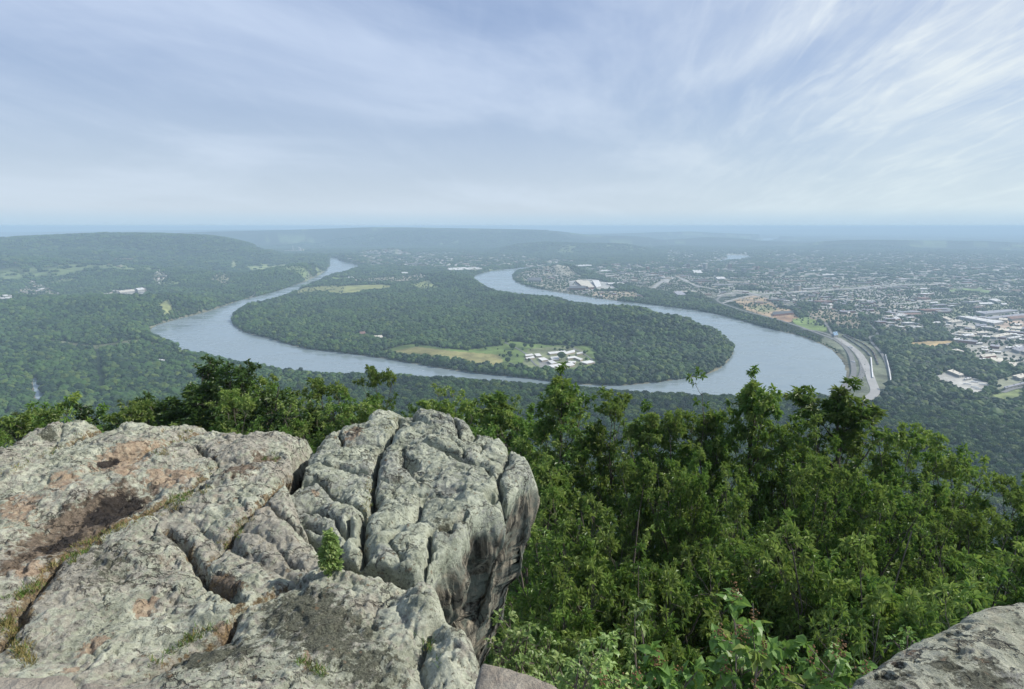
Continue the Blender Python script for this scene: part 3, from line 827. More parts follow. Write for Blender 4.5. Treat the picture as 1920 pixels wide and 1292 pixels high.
DIST = [  # polygon, count, mix of templates, label
 (px((1765,600),(1830,592),(1925,590),(1925,690),(1880,690),(1830,680),(1812,655),(1790,640),(1770,620)), 46, (4,5,6,7,7), '|in the industrial park beyond the rail yard'),
 (px((1640,590),(1700,590),(1730,600),(1740,640),(1720,635),(1650,612)), 26, (0,2,4,6,7), '|in the mill village beside the woods beyond the rail yard'),
 (px((1640,600),(1560,585),(1500,560),(1560,550),(1740,552),(1740,590)), 44, (0,1,2,3,7), '|in the city blocks above the rail yard'),
 (px((1440,560),(1560,552),(1640,560),(1640,590),(1560,590),(1480,580)), 38, (0,2,6,7), '|in the blocks just south of the interstate'),
 (px((20,560),(60,535),(90,545),(130,556),(80,563)), 24, (0,1,3,3), '|in the hillside settlement across the left valley'),
 (px((160,562),(215,548),(275,545),(280,552),(258,562),(215,560)), 22, (0,3,4,7), '|in the shopping area of the left valley'),
 (px((-20,590),(-20,576),(25,577),(45,585),(10,592)), 14, (3,7,4), '|in the settlement at the left frame edge'),
 (px((278,537),(300,526),(322,533),(300,543)), 14, (3,3,1), '|in the cluster above the left valley shops'),
 (px((395,535),(415,512),(440,515),(425,540)), 12, (3,1), '|among trees near the left bank ridge'),
 (px((980,520),(1000,508),(1040,512),(1050,525),(1010,535)), 20, (4,6,7,2), '|on the far point of the river bend'),
 (px((1050,548),(1110,548),(1200,552),(1200,558),(1110,558)), 12, (7,4,6), '|on the bank beside the mill halls'),
 (px((1120,505),(1290,495),(1300,530),(1180,530)), 24, (4,5,6,7), '|in the downtown blocks across the river')]
n_ind = 0
HA = ['grey gabled house', 'brown gabled house', 'dark gabled brick house', 'white gabled house', 'white flat roofed building', 'large cream flat roofed building', 'grey flat roofed building', 'small white flat roofed building']
for poly, n, tm, lb in DIST:
    P = in_poly_pts(poly, n); zz_ = hsample(P[:, 0], P[:, 1]); sdd = rsdf(P[:, 0], P[:, 1])
    a0 = rng.uniform(0, 1.5)
    pl_ = lb.split('|')[1]
    for (x, y), z, s_ in zip(P, zz_, sdd):
        if s_ < 25: continue
        ti_ = tm[rng.integers(len(tm))]; t_ = HT[ti_]; lb_ = HA[ti_]+' '+pl_
        ob('house' if tm[0] in (0, 1, 3) else 'shop_building', t_, loc=(x, y, z), rz=a0+rng.choice([0, math.pi/2])+rng.normal(0, 0.08), sc=rng.uniform(0.85, 1.25), label=lb_, cat='building', group=lb_)
        FOOT.append((x, y, 13)); n_ind += 1
# everything further back, past counting
mb = MB(); BV = []
allP = []
for U, n in ((URBAN[0], 2900), (URBAN[1], 600), (URBAN[2], 500)):
    P = in_poly_pts(U, n)
    P = P[(fbm2(P[:, 0]/330+9, P[:, 1]/330+3, 3) > 0.34)]
    allP.append(P)
for poly, n in ((px((0,520),(420,500),(430,545),(0,580)), 60), (px((0,440),(380,441),(380,446),(0,455)), 30), (px((660,490),(720,489),(720,500),(670,500)), 40)):
    allP.append(in_poly_pts(poly, n))
P = np.concatenate(allP); sdd = rsdf(P[:, 0], P[:, 1]); P = P[sdd > 30]
RD_mask = np.full(len(P), 1e9)
for l, wd in ROAD_S: RD_mask = np.minimum(RD_mask, seg_dist(P[:, 0], P[:, 1], l)-wd/2)
P = P[RD_mask > 10]; zz_ = hsample(P[:, 0], P[:, 1])
for (x, y), z in zip(P, zz_):
    big_ = rng.random()
    if big_ < 0.62: sz = (rng.uniform(12, 20), rng.uniform(9, 13)); h = 5
    elif big_ < 0.93: sz = (rng.uniform(26, 55), rng.uniform(16, 30)); h = rng.uniform(6, 11)
    else: sz = (rng.uniform(70, 160), rng.uniform(30, 50)); h = 9
    m_ = rng.choice([0, 1, 2]); rf = rng.choice([3, 4, 4, 5, 5, 6, 7])
    mb.box((x, y, z-3), (sz[0], sz[1], h+3), rng.uniform(0, 0.5), int(m_), int(rf))
    if y < 6000: FOOT.append((x, y, 12))
ob('distant_buildings', mb.build('distant_buildings', [wall_grey, wall_tan, wall_brick, roof_white, roof_cream, roof_grey, roof_dark, roof_brown]), kind='stuff',
   label='mass of low roofs in the city and suburbs beyond the river', cat='buildings')

# rail wagons, trucks, cars, retaining wall
rust_m = simple_mat('wagon_brown', (0.10, 0.065, 0.055), 0.8, 0.2, 0.2, 0.3)
steel_m = simple_mat('wagon_grey', (0.13, 0.14, 0.17), 0.7, 0.3, 0.2, 0.3)
white_m = simple_mat('white_paint', (0.75, 0.75, 0.74), 0.5)
black_m = simple_mat('black_rubber', (0.02, 0.02, 0.02), 0.8)
car_ms = [simple_mat('car_paint_'+n, c, 0.3, 0.5) for n, c in (('silver', (0.45, 0.46, 0.48)), ('red', (0.35, 0.04, 0.03)), ('blue', (0.05, 0.09, 0.25)), ('dark', (0.04, 0.04, 0.045)), ('white', (0.8, 0.8, 0.8)))]
def wheels(mb, xs, y, r):
    for x in xs:
        for s_ in (-1, 1): mb.tube([(x, s_*y, r), (x, s_*(y+0.25), r)], r, 10)
def vehicle_parts(kind):
    out = []
    mb = MB()
    if kind == 'wagon':
        mb.box((0, 0, 1.2), (15.5, 3.0, 2.7)); out.append(('body', mb)); mb = MB()
        mb.gable((0, 0, 3.9), (15.5, 3.0), 0.4, 0, 0, 0.02); out.append(('roof', mb)); mb = MB(); wheels(mb, (-6, -4.2, 4.2, 6), 1.0, 0.46); out.append(('wheel', mb))
    elif kind == 'truck':
        mb.box((-1.5, 0, 1.1), (13.5, 2.6, 2.9)); out.append(('trailer', mb)); mb = MB()
        mb.box((7.0, 0, 0.7), (2.4, 2.5, 2.6)); mb.box((8.6, 0, 0.7), (0.9, 2.3, 1.2)); out.append(('cab', mb)); mb = MB(); wheels(mb, (-7, -5.8, 3.8, 8.1), 1.05, 0.5); out.append(('wheel', mb))
    else:
        mb.box((0, 0, 0.35), (4.6, 1.8, 0.6)); out.append(('body', mb)); mb = MB()
        P = [(-1.5, -0.8, 0.95), (1.1, -0.8, 0.95), (1.1, 0.8, 0.95), (-1.5, 0.8, 0.95), (-1.1, -0.65, 1.5), (0.5, -0.65, 1.5), (0.5, 0.65, 1.5), (-1.1, 0.65, 1.5)]
        mb.add(P, [(0, 1, 5, 4), (1, 2, 6, 5), (2, 3, 7, 6), (3, 0, 4, 7), (4, 5, 6, 7)]); out.append(('cabin', mb)); mb = MB(); wheels(mb, (-1.4, 1.4), 0.75, 0.33); out.append(('wheel', mb))
    return out
def vproto(kind, mats):
    V, F, M, n0 = [], [], [], 0; ml = []
    for i, (n, b) in enumerate(vehicle_parts(kind)):
        for k in (3, 4):
            if b.f[k]: F.append(np.array(b.f[k])+n0); M.append(i)
        V += b.v; n0 += b.n; ml.append(mats[n])
    return mesh(kind, np.concatenate(V), F, ml, M)
VP = {'wagon_b': vproto('wagon', dict(body=rust_m, roof=rust_m, wheel=black_m)), 'wagon_g': vproto('wagon', dict(body=steel_m, roof=steel_m, wheel=black_m)),
      'wagon_w': vproto('wagon', dict(body=white_m, roof=white_m, wheel=black_m)), 'truck': vproto('truck', dict(trailer=white_m, cab=white_m, wheel=black_m))}
for i, m_ in enumerate(car_ms): VP['car%d' % i] = vproto('car', dict(body=m_, cabin=glass_dark, wheel=black_m))
def put(kind, name, loc, rz, label, cat, group=None):
    ob(name, VP[kind], loc=loc, rz=rz, label=label, cat=cat, group=group)
def along(line, step, fn, start=0.0, end=None, lift=0.95):
    P = smooth_line(line, 12); d = np.r_[0, np.cumsum(np.linalg.norm(np.diff(P, axis=0), axis=1))]
    s_ = start; k = 0
    while s_ < (end or d[-1]):
        x = np.interp(s_, d, P[:, 0]); y = np.interp(s_, d, P[:, 1])
        x2 = np.interp(s_+2, d, P[:, 0]); y2 = np.interp(s_+2, d, P[:, 1])
        fn(k, x, y, zat(x, y)+lift, math.atan2(y2-y, x2-x)); s_ += step(k) if callable(step) else step; k += 1
c2 = lambda *p: GP(cr(1480, 620, 8.0, *p), 7.0)
rowA = c2((800,90),(900,150),(1020,230),(1130,310),(1215,400))
rowB = c2((840,75),(960,140),(1100,210),(1220,300),(1270,370),(1300,450),(1330,520))
rowC = c2((1222,432),(1234,560),(1250,720))
along(rowA, 16.6, lambda k, x, y, z, a: put('wagon_g' if k % 5 else 'wagon_b', 'rail_wagon', (x, y, z-0.5), a, 'dark box wagon in the shorter train that ends beside the white wagons', 'rail wagon', 'wagons of the shorter dark train'))
along(rowB, 16.6, lambda k, x, y, z, a: put('wagon_b' if k % 3 else 'wagon_g', 'rail_wagon', (x, y, z-0.5), a, 'dark brown wagon in the longer curved train of the rail yard', 'rail wagon', 'wagons of the longer curved train'))
along(rowC, 16.6, lambda k, x, y, z, a: put('wagon_w', 'rail_wagon', (x, y, z-0.5), a, 'white wagon in the straight white row of the rail yard', 'rail wagon', 'wagons of the white row'))
put('truck', 'truck', (*c2((782, 838))[0], zat(*c2((782, 838))[0])+1.0), 0.9, 'white semi truck on the near bend of the highway beside the river', 'truck')
put('truck', 'truck', (*c2((957, 470))[0], zat(*c2((957, 470))[0])+1.0), 1.7, 'white semi truck on the riverside carriageway at the outermost bend', 'truck')
put('truck', 'truck', (*c2((916, 265))[0], zat(*c2((916, 265))[0])+1.0), 2.2, 'white semi truck on the inland carriageway level with the narrow tree strip', 'truck')
for ri, st in ((0, 520), (1, 300)):
    along(ROADS[ri][0], lambda k: 55+((k*37) % 60), lambda k, x, y, z, a: put('car%d' % ((k*3+ri) % 5), 'car', (x+3.2*math.sin(a), y-3.2*math.cos(a), z), a,
          'tiny car driving on the riverside highway curve' if ri == 0 else 'tiny car driving on the inland highway curve', 'car', 'cars on the highway, %s carriageway' % ('riverside' if ri == 0 else 'inland')), start=st, end=st+1500)
yard = [(1105, 680), (1245, 722), (985, 712), (1110, 765), (1170, 795), (1270, 805)]
for k, (a, b) in enumerate(yard):
    p = GP(cr(1700, 640, 8.727, (a, b)), 8)[0]
    put('truck', 'bus', (p[0], p[1], zat(*p)+0.1), -0.5, 'white bus parked in the yard of the cream roofed garage', 'bus', 'buses parked in the garage yard')
wl = smooth_line(c2((1440,390),(1475,520),(1500,640),(1517,760),(1500,860),(1450,935)), 6)
T = np.gradient(wl, axis=0); T /= np.linalg.norm(T, axis=1)[:, None]; N_ = np.c_[-T[:, 1], T[:, 0]]*1.2
z_ = hsample(wl[:, 0], wl[:, 1]); n = len(wl)
V = np.concatenate([np.c_[wl+N_, z_-1], np.c_[wl-N_, z_-1], np.c_[wl-N_, z_+6], np.c_[wl+N_, z_+6]]); i = np.arange(n-1)
ob('retaining_wall', mesh('retaining_wall', V, [np.c_[i, i+1, 3*n+i+1, 3*n+i], np.c_[3*n+i, 3*n+i+1, 2*n+i+1, 2*n+i], np.c_[2*n+i, 2*n+i+1, n+i+1, n+i]], [roof_white]),
   label='curved pale retaining wall at the outer edge of the rail yard', cat='wall')
YARD_TREES = c2((930,235),(1000,290),(1060,360),(1110,430),(1135,500),(1145,580),(1140,640),(1120,700),(1095,760))

# ---------------------------------------------------------------- forest
def ico(n):
    import bmesh
    bm = bmesh.new(); bmesh.ops.create_icosphere(bm, subdivisions=n, radius=1.0)
    V = np.array([v.co[:] for v in bm.verts]); F = np.array([[v.index for v in f.verts] for f in bm.faces]); bm.free()
    return V, F
def leaf_far_mat(name, a, b, cc, scale, br=1.0):
    m = bpy.data.materials.new(name); m.use_nodes = True
    t = NT(m.node_tree)
    r = t.n('ShaderNodeObjectInfo').outputs['Random']
    co = t.n('ShaderNodeTexCoord').outputs['Object']
    nz = t.noise(co, scale, 4, 0.6)
    r2 = t.math('FRACT', t.math('MULTIPLY', r, 7.31))
    loc_ = t.n('ShaderNodeObjectInfo').outputs['Location']
    ln1 = t.noise(loc_, 0.0045, 5, 0.62); ln2 = t.noise(loc_, 0.022, 3, 0.6)
    pat = t.math('ADD', t.math('MULTIPLY', t.ramp(ln1, 0.36, 0.64), 0.45), t.math('ADD', t.math('MULTIPLY', t.ramp(ln2, 0.34, 0.66), 0.30), t.math('MULTIPLY', r, 0.38)))
    c = t.mix(t.ramp(pat, 0.15, 0.95), a, b)
    c = t.mix(t.math('MULTIPLY', t.ramp(r2, 0.70, 1.0), 0.75), c, cc)
    c = t.mix(t.math('MULTIPLY', t.ramp(r2, 0.16, 0.06), 0.8), c, (0.010, 0.026, 0.013))
    k = t.math('MULTIPLY_ADD', nz, 0.9, 0.5)
    c = t.mix(1.0, c, t.n('ShaderNodeCombineColor', i_Red=k, i_Green=k, i_Blue=k).outputs[0], 'MULTIPLY')
    p = t.n('ShaderNodeBsdfPrincipled', i_Base_Color=c, i_Roughness=0.65)
    t.inp(p, 'Specular IOR Level', 0.25)
    tr = t.n('ShaderNodeBsdfTranslucent', i_Color=c)
    mx = t.n('ShaderNodeMixShader'); t.inp(mx, 0, 0.22); t.inp(mx, 1, p.outputs[0]); t.inp(mx, 2, tr.outputs[0])
    t.n('ShaderNodeOutputMaterial', i_Surface=mx.outputs[0])
    return m
far_leaf = leaf_far_mat('forest_leaves', (0.011, 0.034, 0.012), (0.056, 0.118, 0.022), (0.12, 0.17, 0.03), 0.25)
bark_far = simple_mat('far_bark', (0.09, 0.075, 0.06), 0.9)
def crown_blob(seed, n, R, Ht, amp):
    V, F = ico(n); g = np.random.default_rng(seed)
    o = g.uniform(0, 50, 3)
    d = fbm3(V[:, 0]*1.7+o[0], V[:, 1]*1.7+o[1], V[:, 2]*1.7+o[2], 3, 0.6)
    V = V*(1+amp*(d-0.5)*2)[:, None]
    V = V*[R, R, Ht*0.5]
    V[:, 2] += Ht*0.5
    return V, F
def crown_leafy(seed, R, Ht, nq, qs, base=0.0):
    """inner core and a shell of small leaf sprays grouped in lumps"""
    g = np.random.default_rng(seed)
    V, F = crown_blob(seed, 2, R*0.80, Ht*0.88, 0.34)
    V[:, 2] += base
    nl = 26
    L = g.normal(size=(nl, 3)); L /= np.linalg.norm(L, axis=1)[:, None]; L[:, 2] = np.abs(L[:, 2])*0.9-0.15
    LC = L*[R*0.68, R*0.68, Ht*0.38]; LC[:, 2] += Ht*0.48+base
    lr = g.uniform(0.26, 0.44, nl)*R
    w_ = g.integers(0, nl, nq)
    D = g.normal(size=(nq, 3)); D /= np.linalg.norm(D, axis=1)[:, None]
    C = LC[w_]+D*lr[w_][:, None]*g.uniform(0.75, 1.1, nq)[:, None]*[1, 1, 0.8]
    nrm = D+g.normal(0, 0.55, (nq, 3)); nrm /= np.linalg.norm(nrm, axis=1)[:, None]
    a = np.cross(nrm, g.normal(size=(nq, 3))); a /= np.linalg.norm(a, axis=1)[:, None]; b = np.cross(nrm, a)
    s_ = qs*g.uniform(0.6, 1.3, nq)[:, None]
    Q = np.stack([C-a*s_, C-b*s_*0.6, C+a*s_, C+b*s_*0.6], 1).reshape(-1, 3)
    QF = np.arange(nq*4).reshape(-1, 4)+len(V)
    return np.r_[V, Q], [F, QF]
def instancer(name, P, scl, rot, pick, sources, **kw):
    me = bpy.data.meshes.new(name); me.vertices.add(len(P)); me.vertices.foreach_set('co', np.asarray(P, np.float32).ravel())
    for k, a in (('scl', scl), ('rot', rot)):
        at = me.attributes.new(k, 'FLOAT', 'POINT'); at.data.foreach_set('value', np.asarray(a, np.float32))
    at = me.attributes.new('pick', 'INT', 'POINT'); at.data.foreach_set('value', np.asarray(pick, np.int32))
    o = ob(name, me, **kw)
    col = bpy.data.collections.new(name+'_shapes')
    for i, m_ in enumerate(sources):
        s_ = bpy.data.objects.new('crown_shape_%d' % i, m_); col.objects.link(s_)
    ng = bpy.data.node_groups.new(name, 'GeometryNodeTree')
    ng.interface.new_socket('Geometry', in_out='INPUT', socket_type='NodeSocketGeometry')
    ng.interface.new_socket('Geometry', in_out='OUTPUT', socket_type='NodeSocketGeometry')
    N = ng.nodes; Lk = ng.links.new
    gi = N.new('NodeGroupInput'); go = N.new('NodeGroupOutput')
    ci = N.new('GeometryNodeCollectionInfo'); ci.inputs['Collection'].default_value = col
    ci.inputs['Separate Children'].default_value = True; ci.inputs['Reset Children'].default_value = True
    ip = N.new('GeometryNodeInstanceOnPoints'); ip.inputs['Pick Instance'].default_value = True
    def na(nm, tp):
        a = N.new('GeometryNodeInputNamedAttribute'); a.data_type = tp; a.inputs[0].default_value = nm
        return [q for q in a.outputs if q.enabled and q.name == 'Attribute'][0]
    Lk(gi.outputs[0], ip.inputs['Points']); Lk(ci.outputs[0], ip.inputs['Instance'])
    Lk(na('pick', 'INT'), ip.inputs['Instance Index'])
    cx = N.new('ShaderNodeCombineXYZ'); Lk(na('rot', 'FLOAT'), cx.inputs[2]); Lk(cx.outputs[0], ip.inputs['Rotation'])
    cs = N.new('ShaderNodeCombineXYZ'); sa = na('scl', 'FLOAT')
    for q in range(3): Lk(sa, cs.inputs[q])
    Lk(cs.outputs[0], ip.inputs['Scale']); Lk(ip.outputs[0], go.inputs[0])
    md = o.modifiers.new('scatter', 'NODES'); md.node_group = ng
    return o
FT = np.array(FOOT)
def clear(x, y):
    """True where no road or building stands"""
    ok = np.ones(len(x), bool)
    for l, wd in ROAD_S:
        x0, y0 = l.min(0)-40; x1, y1 = l.max(0)+40
        m = (x > x0) & (x < x1) & (y > y0) & (y < y1)
        if m.any(): ok[m] &= seg_dist(x[m], y[m], l) > wd/2+(24 if 14 < wd < 15 else 13 if wd > 15 else 7)
    cell = 40.0; from collections import defaultdict
    key = lambda a, b: (np.floor(a/cell).astype(np.int64)*1000003+np.floor(b/cell).astype(np.int64))
    ks = key(x, y); order = np.argsort(ks); kss = ks[order]
    for fx, fy, fr in FT:
        for dx in (-1, 0, 1):
            for dy in (-1, 0, 1):
                kk = (math.floor(fx/cell)+dx)*1000003+math.floor(fy/cell)+dy
                a, b = np.searchsorted(kss, kk), np.searchsorted(kss, kk, 'right')
                if b > a:
                    q = order[a:b]; ok[q[(x[q]-fx)**2+(y[q]-fy)**2 < fr*fr]] = False
    return ok
def scatter(r0, r1, area, seed, half=50, urban_clear=True):
    g = np.random.default_rng(seed); A = math.radians(2*half)*0.5*(r1*r1-r0*r0); n = int(A/area)
    r = np.sqrt(g.uniform(r0*r0, r1*r1, n)); t = g.uniform(-math.radians(half), math.radians(half), n)
    x, y = r*np.sin(t), r*np.cos(t)
    sd_ = hsample(x, y, GSD)
    k = sd_ > 5; x, y = x[k], y[k]
    _, d = landuse(x, y, None)
    k = g.random(len(x)) < d; x, y = x[k], y[k]
    if urban_clear:
        k = clear(x, y); x, y = x[k], y[k]
    return np.c_[x, y, hsample(x, y)]
g = np.random.default_rng(3)
LOD1 = []
for i in range(5):
    R = (7.5, 8.5, 6.5, 9.0, 7.0)[i]; Ht = (12, 13, 13, 14, 11)[i]
    V, F = crown_leafy(40+i, R, Ht, 900, 0.95, 3.0)
    mb = MB(); mb.tube([(0, 0, -2), (0, 0, 8)], [0.4, 0.25], 5); 
    Vt = np.concatenate(mb.v); Ft = np.array(mb.f[4])+len(V)
    LOD1.append(mesh('broadleaf_crown', np.r_[V, Vt], [F[0], F[1], Ft], [far_leaf, bark_far], [0, 0, 1]))
LOD2 = []
for i in range(5):
    V, F = crown_blob(60+i, 2, (7.0, 8.0, 5.8, 9, 6.5)[i], (12, 13.5, 13, 15, 11)[i], 0.55)
    g2 = np.random.default_rng(80+i); V = V+g2.normal(0, 0.6, V.shape)
    LOD2.append(mesh('round_crown', V, [F], [far_leaf]))
LOD3 = []
for i in range(4):
    g2 = np.random.default_rng(100+i); Vs, Fs, n0 = [], [], 0
    for k in range(7):
        V, F = crown_blob(200+i*9+k, 1, g2.uniform(6.5, 10), g2.uniform(11, 17), 0.45)
        V = V+[g2.uniform(-15, 15), g2.uniform(-15, 15), -2]
        Vs.append(V); Fs.append(F+n0); n0 += len(V)
    LOD3.append(mesh('crown_group', np.concatenate(Vs), [np.concatenate(Fs)], [far_leaf]))
A_ = scatter(70, 640, 105, 1, 52, False); B_ = scatter(640, 1650, 95, 2)
sel = np.argsort(np.hypot(B_[:, 0], B_[:, 1]) + g.uniform(0, 60, len(B_)))
ang = np.degrees(np.arctan2(B_[:, 0], B_[:, 1]))
rr_ = np.hypot(B_[:, 0], B_[:, 1])
cand = [i for i in sel if (abs(ang[i]) < 39) and (ang[i] > 6 or rr_[i] > 850)]
cand = cand[:235]; iset = set(cand)
fl = {'L': 'round green tree crown at the valley forest edge below the overlook, left of the rocks', 'M': 'round green tree crown in the forest between the overlook and the river', 'R': ''}
RB = ['below the near bank of the river', 'below the highway curve', 'below the end of the rail yard', 'below the pale curved wall', 'below the bus garage yard', 'below the green field at the frame edge']
for i in cand:
    key_ = 'L' if ang[i] < -18 else 'M' if ang[i] < 14 else 'R'
    if key_ == 'R':
        bn = int(np.clip((ang[i]-14)/4.2, 0, 5)); rw = 'front row' if rr_[i] < 900 else 'middle rows' if rr_[i] < 1050 else 'back rows'
        sz_ = 'wide' if i % 2 else 'slim'; rw = rw+', '+sz_; lb_ = '%s forest tree %s, in the %s' % (sz_, RB[bn], rw.split(',')[0]); gr_ = 'forest trees %s, %s' % (RB[bn], rw)
    else:
        bn = int((ang[i]+40)//9); lb_ = fl[key_]; rw = 'nearer' if rr_[i] < 1000 else 'farther'
        nm_ = ['left of the dark swath', 'around the dark swath', 'right of the dark swath', 'under the wide river bend', 'over the middle of the slab', 'over the jutting block', 'right of the jutting block']
        sz_ = 'wide' if i % 2 else 'slim'; lb_ = '%s valley forest tree seen %s, one of the %s rows' % (sz_, nm_[min(bn, 6)], rw); rw = rw+', '+sz_; gr_ = 'valley forest trees %s, %s' % (nm_[min(bn, 6)], rw)
    ob('broadleaf_tree', LOD1[i % 5], loc=tuple(B_[i]), rz=float(g.uniform(0, 6.28)), sc=((1.25, 1.25, 1.05) if i % 2 else (0.85, 0.85, 1.1)), label=lb_, cat='tree', group=gr_)
rest = np.array([i for i in range(len(B_)) if i not in iset])
P1 = np.r_[A_, B_[rest]]
instancer('near_forest', P1, g.uniform(0.75, 1.35, len(P1)), g.uniform(0, 6.28, len(P1)), g.integers(0, 5, len(P1)), LOD1, kind='stuff', label='dense broadleaf forest on the slope and valley floor before the river', cat='forest')
P2 = scatter(1650, 5600, 105, 4)
yt = smooth_line(YARD_TREES, 4); yt = np.c_[yt+g.normal(0, 3, yt.shape), hsample(yt[:, 0], yt[:, 1])]
# bank trees stand closer together
bk = riv[::1]; extra = []
for a, b in zip(bk, np.roll(bk, -1, 0)):
    L_ = np.linalg.norm(b-a)
    if L_ > 900: continue
    for s_ in np.arange(0, L_, 9.0):
        q = a+(b-a)*s_/L_; nrm = np.array([-(b-a)[1], (b-a)[0]])/L_
        for sg in (-1, 1): extra.append(q+nrm*sg*g.uniform(9, 24))
E = np.array(extra); E = E[(np.hypot(E[:, 0], E[:, 1]) > 1500)]; E = E[hsample(E[:, 0], E[:, 1], GSD) > 6]; E = E[clear(E[:, 0], E[:, 1])]; E = np.c_[E, hsample(E[:, 0], E[:, 1])]
P2 = np.r_[P2, yt, E]
sc2 = g.uniform(0.6, 1.2, len(P2))*(0.55+0.95*fbm2(P2[:, 0]/110, P2[:, 1]/110, 4))*(1+0.35*(g.random(len(P2)) < 0.06)); sc2[-len(E)-len(yt):] *= 0.72
for l_, wd_ in ROAD_S[:4]:
    sc2 *= np.where(seg_dist(P2[:, 0], P2[:, 1], l_) < 85, 0.55, 1.0)
sc2 *= np.where(landuse(P2[:, 0], P2[:, 1], None)[1] < 0.6, 0.58, 1.0)
instancer('valley_forest', P2, sc2, g.uniform(0, 6.28, len(P2)), g.integers(0, 5, len(P2)), LOD2, kind='stuff', label='dense green forest covering the river bend and the valley sides', cat='forest')
P3 = scatter(5600, 13500, 1150, 5, 46, False)
instancer('distant_forest', P3, g.uniform(0.8, 1.35, len(P3)), g.uniform(0, 6.28, len(P3)), g.integers(0, 4, len(P3)), LOD3, kind='stuff', label='far off forest on the ridges and plain beyond the river', cat='forest')
print('forest', len(P1), len(P2), len(P3), 'buildings', n_ind)

LAWN = [(1053,676,1.9,'big dark round tree in the courtyard between the white hospital wings'), (961,656,1.5,'large dark tree at the far left end of the hospital lawn'), (984,653,1.2,'first dark tree right of the large one on the far lawn edge'),
 (997,654,1.0,'second dark tree right of the large one on the far lawn edge'), (944,672,1.0,'small tree on the line between tan meadow and hospital lawn, farthest'), (957,671,1.0,'small tree on the meadow line, right one of the trio'), (952,681,1.1,'small tree on the meadow line, nearest of the trio'),
 (977,691,1.2,'round tree beside the hospital drive near the river bank'), (986,693,0.8,'little tree next to the round tree by the hospital drive'), (1096,665,1.0,'tree at the right end of the far hospital wings'), (1064,657,0.9,'tree poking up behind the far hospital wings'),
 (1050,660,0.7,'small tree just behind the far left wing roof'), (1029,697,1.1,'dark tree at the near left corner of the hospital'), (992,679,0.7,'small tree on the open lawn left of the hospital'), (765,645,1.6,'round dark tree bulging into the left end of the tan meadow'), (750,650,1.2,'smaller round tree at the left end of the tan meadow')]
for i, (a, b, s_, lb_) in enumerate(LAWN):
    q = G(a, b, 7.0); ob('broadleaf_tree', LOD1[i % 5], loc=(q[0], q[1], zat(*q)-0.5), rz=i*1.3, sc=s_, label=lb_, cat='tree')
# ---------------------------------------------------------------- haze
hm = bpy.data.materials.new('haze'); hm.use_nodes = True
t = NT(hm.node_tree)
pv = t.n('ShaderNodeVolumePrincipled')
t.inp(pv, 'Color', (0.60, 0.82, 1.0, 1)); t.inp(pv, 'Density', HAZE_D); t.inp(pv, 'Anisotropy', 0.0)
t.n('ShaderNodeOutputMaterial', i_Volume=pv.outputs[0])
mb = MB(); mb.box((0, 0, 0), (160000, 80000, 460))
hb = ob('haze', mb.build('haze', [hm]), loc=(0, 39500, -20), kind='stuff', label='pale blue haze filling the air over the valley', cat='haze')
